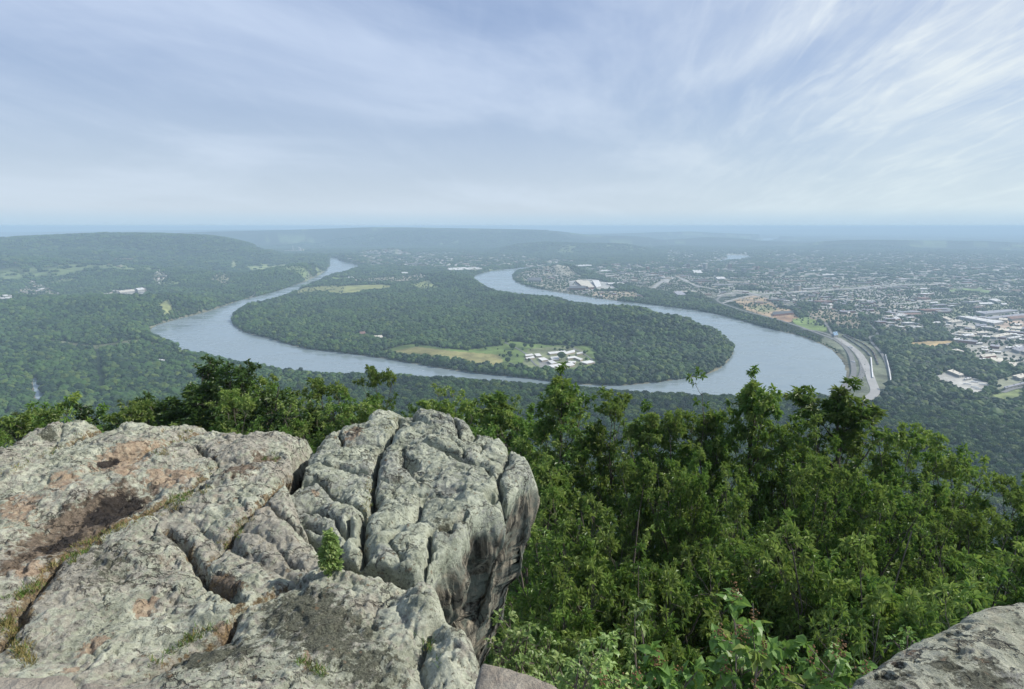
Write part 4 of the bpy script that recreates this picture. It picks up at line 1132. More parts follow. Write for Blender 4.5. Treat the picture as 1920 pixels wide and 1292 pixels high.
# ---------------------------------------------------------------- the sandstone outcrop
ZR = -3.6      # mean level of the rock top below the eye
def PR(pts, z=ZR):
    a = np.array(pts, float); return G(a[:, 0], a[:, 1], H+z)
def pxy(x, y, z):
    """where a world point shows in the photograph: used to place stains and pits by name of place"""
    return x, y
def rock_mat(name, tint, block=0.0):
    m = bpy.data.materials.new(name); m.use_nodes = True
    t = NT(m.node_tree)
    co = t.n('ShaderNodeTexCoord').outputs['Object']
    st = t.n('ShaderNodeMapping', i_Vector=co); st.inputs['Scale'].default_value = (1, 1, 1)
    n_big = t.noise(st.outputs[0], 0.9, 6, 0.6, 0.3)
    n_mid = t.noise(st.outputs[0], 3.5, 8, 0.68, 0.5)
    n_fin = t.noise(st.outputs[0], 13.0, 9, 0.72, 0.3)
    n_spk = t.noise(st.outputs[0], 46.0, 5, 0.7)
    n_l = t.noise(co, 7.0, 10, 0.75, 1.2)
    lichen = t.mix(t.ramp(n_mid, 0.35, 0.65), (0.225, 0.24, 0.18), (0.435, 0.45, 0.355))
    lichen = t.mix(t.math('MULTIPLY', t.ramp(n_spk, 0.52, 0.70), 0.55), lichen, (0.55, 0.555, 0.475))
    grey = t.mix(t.ramp(n_fin, 0.3, 0.7), (0.14, 0.145, 0.13), (0.33, 0.33, 0.30))
    tan = t.mix(t.ramp(n_fin, 0.3, 0.7), (0.26, 0.20, 0.14), (0.46, 0.385, 0.29))
    pink = t.mix(t.ramp(n_fin, 0.3, 0.7), (0.27, 0.205, 0.165), (0.42, 0.34, 0.27))
    bk = block
    fl = t.ramp(t.math('ADD', n_l, t.math('MULTIPLY', t.math('SUBTRACT', n_big, 0.5), 0.7)), 0.46+0.04*bk, 0.56+0.06*bk)
    c = t.mix(t.math('MULTIPLY', fl, 0.85), lichen, grey if bk else t.mix(0.30, grey, tan))
    c = t.mix(t.math('MULTIPLY', t.ramp(t.noise(co, 2.3, 9, 0.75, 0.8), 0.58, 0.65), 0.42-0.2*bk), c, t.mix(t.ramp(n_big, 0.4, 0.6), tan, pink))
    # dark crusts: irregular spots
    sp1 = t.ramp(t.noise(co, 17.0, 8, 0.78, 0.8), 0.555, 0.61)
    sp2 = t.ramp(t.noise(co, 1.6, 5, 0.65), 0.38, 0.52)
    c = t.mix(t.math('MULTIPLY', t.math('MULTIPLY', sp1, sp2), 0.88), c, (0.055, 0.055, 0.048))
    vo = t.n('ShaderNodeTexVoronoi', i_Vector=t.n('ShaderNodeVectorMath', operation='ADD').outputs[0]) 
    va = vo.inputs['Vector'].links[0].from_node; t.inp(va, 0, co); 
    t.inp(va, 1, t.noise(co, 3.0, 3, 0.6, 0.0, out=1)); t.inp(vo, 'Scale', 7.5); t.inp(vo, 'Randomness', 1.0)
    pit = t.math('MULTIPLY', t.ramp(vo.outputs['Distance'], 0.30, 0.20), t.ramp(t.noise(co, 1.1, 3, 0.6), 0.50, 0.60))
    c = t.mix(t.math('MULTIPLY', pit, 0.7), c, (0.07, 0.07, 0.06))
    # authored stains
    wob = t.math('SUBTRACT', t.noise(co, 9.0, 8, 0.72), 0.5)
    def stain(att, colA, amount, lo=0.35, hi=0.6, k=0.9):
        global_f = t.ramp(t.math('ADD', t.attr(att), t.math('MULTIPLY', wob, k)), lo, hi)
        return t.math('MULTIPLY', global_f, amount)
    c = t.mix(stain('moss', None, 0.9, 0.40, 0.62, 4.5), c, t.mix(t.ramp(n_spk, 0.35, 0.6), (0.030, 0.032, 0.022), (0.125, 0.13, 0.095)))
    c = t.mix(stain('rust', None, 0.8, 0.42, 0.72, 4.0), c, t.mix(t.ramp(n_fin, 0.3, 0.65), (0.20, 0.125, 0.08), (0.38, 0.29, 0.20)))
    c = t.mix(stain('brown', None, 0.92, 0.40, 0.70, 2.4), c, t.mix(t.ramp(n_fin, 0.35, 0.65), (0.065, 0.048, 0.034), (0.19, 0.145, 0.105)))
    c = t.mix(stain('wet', None, 1.0, 0.38, 0.62, 1.7), c, (0.030, 0.024, 0.019))
    c = t.mix(stain('soil', None, 0.85, 0.42, 0.75, 3.2), c, t.mix(t.ramp(n_spk, 0.4, 0.6), (0.075, 0.050, 0.028), (0.21, 0.15, 0.075)))
    # steep faces: bare stone with vertical streaks
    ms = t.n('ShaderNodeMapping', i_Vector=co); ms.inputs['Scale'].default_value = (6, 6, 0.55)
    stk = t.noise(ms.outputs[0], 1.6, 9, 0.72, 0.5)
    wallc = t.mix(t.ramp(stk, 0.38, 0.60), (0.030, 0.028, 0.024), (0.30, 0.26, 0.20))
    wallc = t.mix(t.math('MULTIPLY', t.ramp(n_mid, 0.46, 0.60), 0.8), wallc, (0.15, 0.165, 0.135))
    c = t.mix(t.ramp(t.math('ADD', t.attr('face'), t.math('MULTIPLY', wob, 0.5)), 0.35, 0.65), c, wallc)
    c = t.mix(1.0, c, tint, 'MULTIPLY')
    rough = t.ramp(t.attr('wet'), 0.4, 0.7, 0.9, 0.35)
    p = t.n('ShaderNodeBsdfPrincipled', i_Base_Color=c, i_Roughness=rough)
    t.inp(p, 'Specular IOR Level', 0.25)
    hgt = t.math('ADD', t.math('MULTIPLY', n_mid, 0.40), t.math('ADD', t.math('MULTIPLY', n_fin, 0.55), t.math('MULTIPLY', n_spk, 0.24)))
    hgt = t.math('SUBTRACT', hgt, t.math('MULTIPLY', pit, 0.35))
    hgt = t.math('SUBTRACT', hgt, t.math('MULTIPLY', sp1, 0.08))
    mp2 = t.n('ShaderNodeMapping', i_Vector=co); mp2.inputs['Rotation'].default_value = (0, 0, 0.6); mp2.inputs['Scale'].default_value = (0.8, 2.0, 0.9)
    wv2 = t.n('ShaderNodeVectorMath', operation='ADD'); t.inp(wv2, 0, mp2.outputs[0]); sc2_ = t.n('ShaderNodeVectorMath', operation='SCALE'); t.inp(sc2_, 0, t.noise(co, 1.7, 6, 0.65, 0.0, out=1)); t.inp(sc2_, 'Scale', 0.9); t.inp(wv2, 1, sc2_.outputs[0])
    ve = t.n('ShaderNodeTexVoronoi', feature='DISTANCE_TO_EDGE', i_Vector=wv2.outputs[0]); t.inp(ve, 'Scale', 1.15)
    frac = t.math('MULTIPLY', t.ramp(ve.outputs['Distance'], 0.022, 0.004), t.ramp(t.noise(co, 1.3, 3, 0.6), 0.44, 0.52))
    hgt = t.math('SUBTRACT', hgt, t.math('MULTIPLY', frac, 0.55))
    c = t.mix(t.math('MULTIPLY', frac, 0.65), c, (0.05, 0.045, 0.038)); t.inp(p, 'Base Color', c)
    mossb = t.math('MULTIPLY', t.attr('moss'), t.math('MULTIPLY', n_spk, 0.5))
    hgt = t.math('ADD', hgt, mossb)
    b = t.n('ShaderNodeBump', i_Height=hgt, i_Strength=1.0, i_Distance=0.06)
    t.inp(p, 'Normal', b.outputs[0])
    t.n('ShaderNodeOutputMaterial', i_Surface=p.outputs[0])
    return m

def plates(x, y, sz, seed):
    """angular flakes: every cell has its own level and tilt"""
    u_ = x/sz+(fbm2(x*4+seed, y*4, 3)-0.5)*0.5; v_ = y/sz+(fbm2(x*4, y*4+seed, 3)-0.5)*0.5
    iu = np.floor(u_).astype(np.int64); iv = np.floor(v_).astype(np.int64); best = np.full(x.shape, 9.0); h = np.zeros(x.shape)
    for a in (-1, 0, 1):
        for b in (-1, 0, 1):
            p = (iu+a+seed) & 255; q = (iv+b) & 255
            dx = u_-(iu+a+_T[p, q]); dy = v_-(iv+b+_T[q, (p+57) & 255]); d = dx*dx+dy*dy; m = d < best
            val = _T[(p+91) & 255, q]-0.5+(_T[p, (q+33) & 255]-0.5)*dx*1.6+(_T[(p+7) & 255, (q+71) & 255]-0.5)*dy*1.6
            h[m] = val[m]; best[m] = d[m]
    return h
def rough_detail(x, y, k=1.0):
    """flaked, weathered surface: ridges, shallow terraces and small pits"""
    a = 1-np.abs(fbm2(x*3.1+7, y*3.1+2, 4)*2-1); b = 1-np.abs(fbm2(x*8.3+1, y*8.3+6, 4)*2-1)
    f = fbm2(x*1.3+21, y*2.1+3, 4)*9; ter = np.floor(f)+sstep(f-np.floor(f), 0.35, 0.65)
    pit = sstep(fbm2(x*11+4, y*11+8, 2), 0.66, 0.76)*sstep(fbm2(x*0.9+4, y*0.9+1, 2), 0.45, 0.6)
    pl = plates(x*0.75, y, 0.42, 11)*0.038+plates(x, y, 0.17, 3)*0.020
    return pl+k*((a-0.8)*0.055+(b-0.8)*0.040+(ter/9-0.5)*0.10-0.035*pit)
def crack_field(x, y, cracks):
    """pillow relief between cracks; returns depth and a soil mask"""
    dz = np.zeros(x.shape); soil = np.zeros(x.shape); mind = np.full(x.shape, 9.0)
    wobx = (fbm2(x*2.2+3, y*2.2, 4)-0.5)*0.26; woby = (fbm2(x*2.2+30, y*2.2+9, 4)-0.5)*0.26
    for pts, wd, dp, so_ in cracks:
        L = smooth_line(PR(pts), 4)
        x0, y0 = L.min(0)-1.2; x1, y1 = L.max(0)+1.2
        m = (x > x0) & (x < x1) & (y > y0) & (y < y1)
        if not m.any(): continue
        d = seg_dist((x+wobx)[m], (y+woby)[m], L)
        k = np.clip(1-d/(wd*0.8), 0, 1)
        narrow = np.exp(-(d/(wd*0.125))**2)
        dz[m] = np.maximum(dz[m], dp*(0.30*k*k + 0.80*narrow))
        soil[m] = np.maximum(soil[m], so_*np.clip(1-d/(wd*0.55), 0, 1))
        mind[m] = np.minimum(mind[m], d)
    return dz, soil, mind
def blob(x, y, cx, cy, rx, ry, ang=0.0, z=ZR):
    """soft ellipse given by photograph places: centre, extents in pixels"""
    c = PR([(cx, cy), (cx+rx, cy), (cx, cy-ry)], z)
    ax = c[1]-c[0]; ay = c[2]-c[0]
    ca, sa = math.cos(ang), math.sin(ang)
    M = np.linalg.inv(np.array([ax, ay]).T)
    u_ = M[0, 0]*(x-c[0, 0])+M[0, 1]*(y-c[0, 1]); v_ = M[1, 0]*(x-c[0, 0])+M[1, 1]*(y-c[0, 1])
    u2 = u_*ca+v_*sa; v2 = -u_*sa+v_*ca
    return u2, v2
def eblob(x, y, cx, cy, rx, ry, ang=0.0):
    """ellipse rotated in the picture: major radius rx along angle ang (degrees, up to the right)"""
    a = math.radians(ang)
    c = PR([(cx, cy), (cx+rx*math.cos(a), cy-rx*math.sin(a)), (cx-ry*math.sin(a), cy-ry*math.cos(a))])
    M = np.linalg.inv(np.array([c[1]-c[0], c[2]-c[0]]).T)
    u_ = M[0, 0]*(x-c[0, 0])+M[0, 1]*(y-c[0, 1]); v_ = M[1, 0]*(x-c[0, 0])+M[1, 1]*(y-c[0, 1])
    return np.clip(1.25-np.sqrt(u_*u_+v_*v_), 0, 1)

def build_rock(name, outline, zfun, step, wall, mat, label, cat, over, stains, seed, rim=0.25, org=(0, 7, 426), maxs=1.4):
    out = smooth_line(outline, 5, True)
    x0, y0 = out.min(0)-maxs; x1, y1 = out.max(0)+maxs
    xs = np.arange(x0, x1, step); ys = np.arange(max(y0, 1.0), y1, step)
    X, Y = np.meshgrid(xs, ys, indexing='ij'); sh = X.shape
    x, y = X.ravel(), Y.ravel()
    ins = inside(x, y, out)
    d, nx, ny = seg_dist(x, y, out, True, True)
    s_ = np.where(ins, -d, d)
    # outward direction at the rim
    ux = np.where(ins, nx-x, x-nx); uy = np.where(ins, ny-y, y-ny); L = np.hypot(ux, uy)+1e-6; ux /= L; uy /= L
    z, at = zfun(x, y)
    so_ = np.maximum(s_, 0)
    # round shoulder
    e = np.clip(1+s_/rim, 0, 1.0); z = z - rim*0.55*(1-np.sqrt(np.clip(1-e*e, 0, 1)))*(s_ <= 0) - rim*0.55*(s_ > 0)
    # outside: walk down the face
    zr, _ = zfun(nx, ny)
    dep = so_*wall
    bul = over(dep, nx, ny)
    rel = (fbm3(nx*1.6+seed, ny*1.6, dep*1.0, 5, 0.55)-0.5)*0.85*np.clip(dep/0.5, 0, 1)
    led = (fbm3(nx*3.0, ny*3.0+seed, dep*0.5, 4, 0.55)-0.5)*0.50*np.clip(dep/0.5, 0, 1)
    off = bul+rel+led
    out_ = s_ > 0
    # turn the raw grid direction to the smooth outward one
    px_ = np.where(out_, nx+ux*off, x); py_ = np.where(out_, ny+uy*off, y)
    pz_ = np.where(out_, zr-rim*0.55-dep, z)
    V = np.c_[px_, py_, pz_+H]-np.array(org)
    face = np.clip(dep/0.5, 0, 1)*out_
    at['face'] = face
    keep = (s_ < maxs)
    idx = np.arange(len(x)).reshape(sh)
    Q = np.stack([idx[:-1, :-1], idx[1:, :-1], idx[1:, 1:], idx[:-1, 1:]], -1).reshape(-1, 4)
    Q = Q[keep[Q].all(1)]
    used = np.zeros(len(x), bool); used[Q.ravel()] = True
    re = np.cumsum(used)-1
    me = mesh(name, V[used], [re[Q]], [mat], smooth=True, attrs={k: v_[used] for k, v_ in at.items()})
    return ob(name, me, loc=org, label=label, cat=cat)

A_OUT = PR([(-700,1292),(-500,950),(-160,868),(0,834),(60,808),(150,794),(205,797),(235,785),(300,783),(320,787),(340,781),(380,781),(402,797),(440,811),(520,817),(545,818),(578,822),(560,838),
            (545,852),(549,885),(535,905),(560,960),(600,1010),(655,1046),(700,1062),(745,1084),(790,1088),(812,1106),(832,1142),(862,1160),(884,1190),(898,1230),(906,1270),(905,1320),(880,1500),(700,1900),(0,1900),(-900,1900)])
A_CR = [([(0,892),(60,862),(110,842),(160,815),(188,798)],0.30,0.10,0.9), ([(240,888),(290,857),(330,832),(360,812),(392,796)],0.30,0.09,0.8), ([(300,816),(335,803),(398,790)],0.2,0.08,0.7),
 ([(-100,1290),(0,1190),(60,1095),(130,1035),(180,1008),(230,985),(300,958),(345,932),(380,905)],0.42,0.12,1.0),
 ([(285,1246),(340,1210),(385,1185),(425,1168),(455,1140),(500,1115),(530,1082)],0.26,0.14,0.8),
 ([(300,1000),(330,1012),(352,1030),(395,1058),(430,1090),(462,1122)],0.34,0.16,0.6),
 ([(548,890),(520,925),(480,962),(445,993),(412,1018),(400,1030)],0.22,0.20,0.8), ([(355,852),(392,868),(405,880),(395,905),(372,935)],0.18,0.08,0.5),
 ([(405,880),(440,872),(480,878),(520,868)],0.2,0.06,0.3), ([(412,1018),(380,1000),(355,985)],0.2,0.05,0.1), ([(700,1180),(705,1150),(720,1120),(760,1100)],0.12,0.06,0.1),
 ([(806,1210),(815,1180),(840,1165),(858,1158)],0.16,0.16,0.4), ([(806,1210),(808,1240),(800,1290)],0.16,0.08,0.2), ([(120,800),(100,830),(60,850)],0.2,0.05,0), ([(430,1010),(470,1030),(520,1050),(560,1080)],0.35,0.07,0.0),
 ([(560,962),(600,1000),(618,1032),(640,1060),(700,1075)],0.22,0.10,0.3), ([(480,963),(540,975),(585,1000)],0.16,0.12,0.0), ([(445,993),(500,1005),(560,1040),(612,1050)],0.25,0.06,0.0)]
def zA(x, y):
    z = np.full(x.shape, ZR)
    z += (fbm2(x*0.35+4, y*0.35+8, 3)-0.5)*0.7
    z += (fbm2(x*1.1+14, y*1.1+8, 4)-0.5)*0.18
    rid = np.abs(fbm2(x*1.5+2, y*2.2+5, 4)-0.5)*2
    z -= 0.035*np.exp(-(rid/0.05)**2)
    z += rough_detail(x, y)
    z += (fbm2(x*5+1, y*5+2, 4)-0.5)*0.055 + (fbm2(x*17, y*17, 3)-0.5)*0.02
    dz, soil, md = crack_field(x, y, A_CR)
    z -= dz
    z += 0.05*np.clip(md/0.35, 0, 1)
    # hollows
    p1 = eblob(x, y, 150, 985, 120, 30, 24); p1b = eblob(x, y, 235, 948, 75, 24, 22); w1 = np.maximum(p1, p1b)
    z -= 0.16*sstep(w1, 0, 0.8)
    p2 = eblob(x, y, 235, 878, 65, 13, 22); p3 = eblob(x, y, 300, 858, 50, 12, 12)
    z -= 0.10*sstep(np.maximum(p2, p3), 0, 0.6)
    z -= 0.10*sstep(eblob(x, y, 505, 868, 32, 13, 5), 0, 0.6)
    # knob and edge lumps
    z += 0.17*sstep(eblob(x, y, 795, 1125, 40, 50, 100), 0, 1.0)
    z += 0.12*sstep(eblob(x, y, 850, 1215, 45, 60, 90), 0, 0.9)
    z += 0.12*sstep(eblob(x, y, 430, 1080, 110, 70, 10), 0, 1.0)
    z -= 0.5*sstep(x, 1.0, 3.0)*0
    at = {}
    at['wet'] = sstep(np.maximum(eblob(x, y, 215, 952, 70, 19, 20), np.maximum(eblob(x, y, 110, 1008, 60, 12, 26)*0.9, eblob(x, y, 205, 882, 30, 7, 16)*0.9)), 0.05, 0.8)
    at['brown'] = sstep(np.maximum.reduce([eblob(x, y, 165, 978, 170, 40, 24), eblob(x, y, 60, 1040, 90, 16, 30), eblob(x, y, 505, 868, 40, 16, 0), eblob(x, y, 445, 905, 60, 30, 10)*0.7, eblob(x, y, 420, 1075, 60, 18, -25)*0.9]), 0, 0.9)*0.9
    at['rust'] = sstep(np.maximum.reduce([eblob(x, y, 250, 868, 90, 26, 20), eblob(x, y, 325, 905, 70, 16, 12), eblob(x, y, 235, 905, 30, 14, 0), eblob(x, y, 270, 1118, 34, 14, 28), eblob(x, y, 120, 928, 50, 22, 20)*0.7, eblob(x, y, 40, 965, 60, 30, 20)*0.7,
                     eblob(x, y, 175, 1200, 50, 18, 30)*0.8, eblob(x, y, 130, 1255, 30, 16, 10)*0.9, eblob(x, y, 575, 1250, 14, 22, 0), eblob(x, y, 50, 1070, 60, 12, 10)*0.8, eblob(x, y, 420, 1165, 30, 16, 10)*0.7]), 0, 0.9)
    at['moss'] = sstep(np.maximum.reduce([eblob(x, y, 590, 1170, 150, 80, -22), eblob(x, y, 400, 1230, 110, 50, 10), eblob(x, y, 200, 1060, 60, 60, 30)*0.55, eblob(x, y, 690, 1250, 80, 50, 0)*0.8, eblob(x, y, 580, 1075, 26, 8, 0)*0.6, eblob(x, y, 90, 815, 22, 9, 0)*0.9]), 0, 1.0)*0.95
    at['soil'] = soil
    return z, at
rockA = rock_mat('sandstone_lichen', (1.0, 1.0, 1.0), 0.0)
def overA(dep, nx, ny): return -0.10*dep+0.06*np.sin(dep*2.2)
build_rock('rock_slab', A_OUT, zA, 0.0135, 3.2, rockA, 'broad lichen covered sandstone slab with brown hollows and grassy cracks, filling the lower left', 'rock', overA, None, 3, rim=0.30, maxs=1.2)

B_OUT = PR([(573,862),(580,838),(604,812),(628,792),(660,786),(686,788),(694,772),(718,766),(745,768),(765,775),(782,767),(800,769),(822,768),(850,776),(880,786),(905,797),(935,805),(962,818),(984,836),(998,860),
            (994,876),(978,884),(966,905),(950,925),(935,935),(905,940),(880,955),(868,985),(845,1000),(818,1018),(795,1040),(760,1046),(720,1038),(690,1036),(665,1032),(640,1022),(612,1000),(585,985),(560,975),(520,968),(498,955),(505,940),(532,915),(556,898)])
B_CR = [([(752,776),(742,800),(722,828),(706,862),(695,900),(690,940),(688,985),(683,1032)],0.26,0.34,0.5),
 ([(600,832),(650,826),(700,822),(722,824)],0.22,0.13,0), ([(580,862),(630,866),(680,872),(704,868)],0.22,0.13,0), ([(690,948),(660,925),(625,902),(590,890),(562,890)],0.24,0.20,0),
 ([(508,945),(545,935),(585,940),(620,955),(652,985)],0.22,0.18,0), ([(640,1018),(655,990),(655,960),(690,950)],0.22,0.22,0.2), ([(500,955),(550,962),(575,985),(600,1000)],0.2,0.16,0), ([(556,985),(560,960),(590,968),(640,1010)],0.2,0.14,0),
 ([(700,842),(735,831),(780,830),(808,834),(854,844),(885,852),(910,862),(934,888)],0.24,0.20,0.0), ([(817,792),(854,794),(860,816),(882,812),(891,806),(882,790)],0.18,0.20,0),
 ([(854,794),(848,775)],0.15,0.14,0), ([(894,818),(901,834),(925,838),(943,842)],0.16,0.14,0), ([(846,822),(872,836),(880,850)],0.14,0.08,0), ([(943,840),(944,860),(938,880),(934,905),(950,925)],0.24,0.26,0), ([(943,842),(955,820),(948,806)],0.2,0.15,0),
 ([(880,780),(895,800),(915,806)],0.2,0.22,0), ([(690,786),(730,783),(764,785)],0.14,0.14,0), ([(688,800),(725,797),(760,800),(742,800)],0.16,0.16,0), ([(640,822),(636,800),(650,790)],0.2,0.18,0), ([(770,772),(775,785),(768,800)],0.16,0.2,0),
 ([(752,776),(790,795),(830,798)],0.2,0.12,0), ([(775,960),(790,930),(800,905),(840,915)],0.3,0.16,0), ([(735,905),(780,900),(830,905),(860,925)],0.3,0.07,0), ([(790,1040),(800,1000),(815,975),(870,950)],0.2,0.22,0), ([(740,1040),(735,1005),(760,985)],0.18,0.1,0),
 ([(700,880),(740,885),(770,880)],0.25,0.06,0), ([(760,835),(765,860),(790,885)],0.25,0.08,0)]
def zB(x, y):
    z = np.full(x.shape, ZR-0.14)
    z += (fbm2(x*0.6+40, y*0.6+8, 3)-0.5)*0.35
    z += (fbm2(x*1.7+14, y*1.7+38, 4)-0.5)*0.15
    z += rough_detail(x+5, y+3, 0.7)
    # bedding running across
    q = y*1.9+fbm2(x*0.9, y*0.9+5, 3)*2.6
    z += 0.055*np.abs(np.sin(q*1.7))*sstep(-x, -0.2, 1.3)
    z += (fbm2(x*5+1, y*5+2, 4)-0.5)*0.08 + (fbm2(x*17, y*17, 3)-0.5)*0.022
    dz, soil, md = crack_field(x, y, B_CR)
    z -= dz; z += 0.055*np.clip(md/0.3, 0, 1)**0.6
    z += 0.10*sstep(eblob(x, y, 720, 785, 42, 20, 0), 0, 0.9)+0.08*sstep(eblob(x, y, 830, 790, 70, 18, -5), 0, 0.9)
    z -= 0.16*sstep(eblob(x, y, 762, 858, 24, 10, -5), 0, 0.7)+0.22*sstep(eblob(x, y, 921, 918, 13, 11, 0), 0, 0.8)
    z -= 0.30*sstep(eblob(x, y, 838, 975, 16, 12, 0), 0, 0.8)
    z -= 0.30*sstep(3.0-0.0*x-(y-3.6), 0, 1.6)*0
    at = {}
    at['wet'] = np.zeros(x.shape); at['brown'] = sstep(eblob(x, y, 668, 805, 18, 9, 0), 0, 0.8)
    at['rust'] = sstep(np.maximum(eblob(x, y, 660, 812, 22, 9, 0), eblob(x, y, 590, 912, 10, 8, 0)), 0, 0.9)*0.8
    at['moss'] = sstep(np.maximum(eblob(x, y, 640, 815, 60, 20, 0)*0.4, eblob(x, y, 830, 962, 30, 14, 0)*0.7), 0, 1.0)
    at['soil'] = soil
    return z, at
rockB = rock_mat('sandstone_grey', (0.93, 0.95, 0.95), 1.0)
def overB(dep, nx, ny):
    # the far right end leans out, the foot draws back
    return 0.05*np.sin(dep*1.5)-0.16*dep-0.02*dep*dep
build_rock('rock_block', B_OUT, zB, 0.0125, 4.5, rockB, 'jutting grey sandstone block split by deep cracks, with an undercut cliff face above the trees', 'rock', overB, None, 9, rim=0.26, org=(0, 8, 426), maxs=1.25)

# near boulder at the lower right
C_OUT = PR([(1540,1330),(1572,1278),(1618,1236),(1682,1194),(1718,1174),(1750,1166),(1782,1146),(1804,1130),(1845,1118),(1890,1114),(1930,1110),(2100,1130),(2300,1300),(2300,1700),(1500,1700)], -1.75)
def zC(x, y):
    z = np.full(x.shape, -1.75)
    z += (fbm2(x*0.9+40, y*0.9+8, 3)-0.5)*0.12+(fbm2(x*3+14, y*3+38, 4)-0.5)*0.07+(fbm2(x*12+1, y*12+2, 4)-0.5)*0.022+(fbm2(x*40, y*40, 2)-0.5)*0.007
    pm = sstep(1.75-np.hypot(x-1.45, (y-2.55)*1.4)*2.2, 0, 1)
    pv_ = fbm2(x*14+5, y*14, 3); z -= 0.05*sstep(pv_, 0.56, 0.68)*pm
    at = dict(wet=np.zeros(x.shape), brown=pm*0.35, rust=sstep(fbm2(x*2+3, y*2+1, 3), 0.55, 0.7)*0.45, moss=sstep(fbm2(x*1.5+9, y*1.5+4, 3), 0.56, 0.7)*0.5, soil=np.zeros(x.shape))
    return z, at
rockC = rock_mat('sandstone_near', (1.02, 1.0, 1.0), 1.0)
build_rock('boulder', C_OUT, zC, 0.006, 4.0, rockC, 'rounded pale grey boulder with pitted edge in the lower right corner', 'boulder', lambda d, a, b: -0.1*d, None, 5, rim=0.22, org=(1.5, 2.5, 428), maxs=0.35)

# coping stones of the parapet in front of the viewer
def coping(name, out, zt, label, tint, seed):
    O = PR(out, zt)
    def zf(x, y):
        z = np.full(x.shape, zt)+(fbm2(x*4+seed, y*4, 4)-0.5)*0.04+(fbm2(x*20+seed, y*20, 3)-0.5)*0.008
        e = np.zeros(x.shape)
        return z, dict(wet=e, brown=e, rust=sstep(fbm2(x*5+seed, y*5, 3), 0.5, 0.65)*0.4, moss=sstep(fbm2(x*6+seed+9, y*6, 3), 0.62, 0.7)*0.7, soil=e)
    return build_rock(name, O, zf, 0.006, 2.5, stone_m, label, 'coping stone', lambda d, a, b: 0*d, None, seed, rim=0.05, org=(0, 1.5, 429), maxs=0.12)
def stone_mat():
    m = bpy.data.materials.new('pink_sandstone'); m.use_nodes = True
    t = NT(m.node_tree); co = t.n('ShaderNodeTexCoord').outputs['Object']
    a = t.noise(co, 6, 8, 0.7, 0.4); b_ = t.noise(co, 30, 6, 0.7)
    c = t.mix(t.ramp(a, 0.3, 0.7), (0.25, 0.22, 0.18), (0.42, 0.385, 0.32))
    c = t.mix(t.math('MULTIPLY', t.ramp(b_, 0.5, 0.7), 0.4), c, (0.28, 0.23, 0.19))
    c = t.mix(t.math('MULTIPLY', t.ramp(t.noise(co, 4, 6, 0.7), 0.56, 0.66), 0.6), c, (0.16, 0.15, 0.13))
    p = t.n('ShaderNodeBsdfPrincipled', i_Base_Color=c, i_Roughness=0.9)
    t.inp(p, 'Specular IOR Level', 0.2)
    bb = t.n('ShaderNodeBump', i_Height=t.math('ADD', a, t.math('MULTIPLY', b_, 0.8)), i_Strength=1.0, i_Distance=0.035)
    t.inp(p, 'Normal', bb.outputs[0]); t.n('ShaderNodeOutputMaterial', i_Surface=p.outputs[0]); return m
stone_m = stone_mat()
coping('coping_stone', [(-60,1262),(60,1263),(138,1267),(142,1400),(-80,1400)], -0.95, 'pinkish coping stone at the lower left corner, outermost of three', None, 3)
coping('coping_stone', [(146,1268),(230,1271),(320,1275),(400,1283),(450,1296),(460,1400),(148,1400)], -0.95, 'pinkish coping stone right of the corner one, tapering along the bottom edge', None, 13)
coping('coping_stone', [(640,1300),(690,1282),(740,1278),(790,1280),(830,1290),(850,1400),(630,1400)], -0.95, 'sandy coping stone barely showing at the bottom edge below the slab', None, 23)
coping('coping_stone', [(884,1300),(893,1262),(901,1240),(915,1238),(960,1250),(1010,1268),(1060,1293),(1120,1400),(880,1400)], -1.1, 'brown wedge of coping stone right of the slab foot at the bottom edge', None, 33)
# ---------------------------------------------------------------- trees beside the overlook
def leaf_mat(name, a, b, yel, trans=0.35, spec=0.35, back=None):
    m = bpy.data.materials.new(name); m.use_nodes = True
    t = NT(m.node_tree)
    r = t.n('ShaderNodeObjectInfo').outputs['Random']
    ti = t.attr('tint')
    c = t.mix(ti, a, b)
    c = t.mix(t.math('MULTIPLY', t.ramp(t.attr('lit_yellow'), 0.6, 1.0), 0.8), c, yel)  # yellower mix, random plus the painted sun on crown tops
    k = t.math('MULTIPLY_ADD', r, 0.5, 0.75)
    c = t.mix(1.0, c, t.n('ShaderNodeCombineColor', i_Red=k, i_Green=k, i_Blue=k).outputs[0], 'MULTIPLY')
    p = t.n('ShaderNodeBsdfPrincipled', i_Base_Color=c, i_Roughness=0.42)
    t.inp(p, 'Specular IOR Level', spec)
    c2_ = t.mix(0.45, c, (0.18, 0.27, 0.035))
    tr = t.n('ShaderNodeBsdfTranslucent', i_Color=c2_)
    mx = t.n('ShaderNodeMixShader'); t.inp(mx, 0, trans); t.inp(mx, 1, p.outputs[0]); t.inp(mx, 2, tr.outputs[0])
    t.n('ShaderNodeOutputMaterial', i_Surface=mx.outputs[0])
    return m
bark_m = simple_mat('bark', (0.11, 0.095, 0.08), 0.9, 0.2, 0.35, 3.0, bump=0.02)
twig_m = simple_mat('twig_bark', (0.16, 0.13, 0.11), 0.9, 0.2, 0.2, 6.0)
leaf_oak = leaf_mat('oak_leaves', (0.056, 0.128, 0.028), (0.165, 0.280, 0.060), (0.30, 0.36, 0.10), 0.40)
leaf_dark = leaf_mat('dark_leaves', (0.021, 0.052, 0.014), (0.060, 0.115, 0.026), (0.09, 0.13, 0.03), 0.25)
leaf_bright = leaf_mat('bright_leaves', (0.17, 0.27, 0.08), (0.30, 0.41, 0.14), (0.40, 0.45, 0.18), 0.42)
leaf_big = leaf_mat('broad_leaves', (0.10, 0.20, 0.045), (0.18, 0.31, 0.08), (0.33, 0.36, 0.10), 0.45)
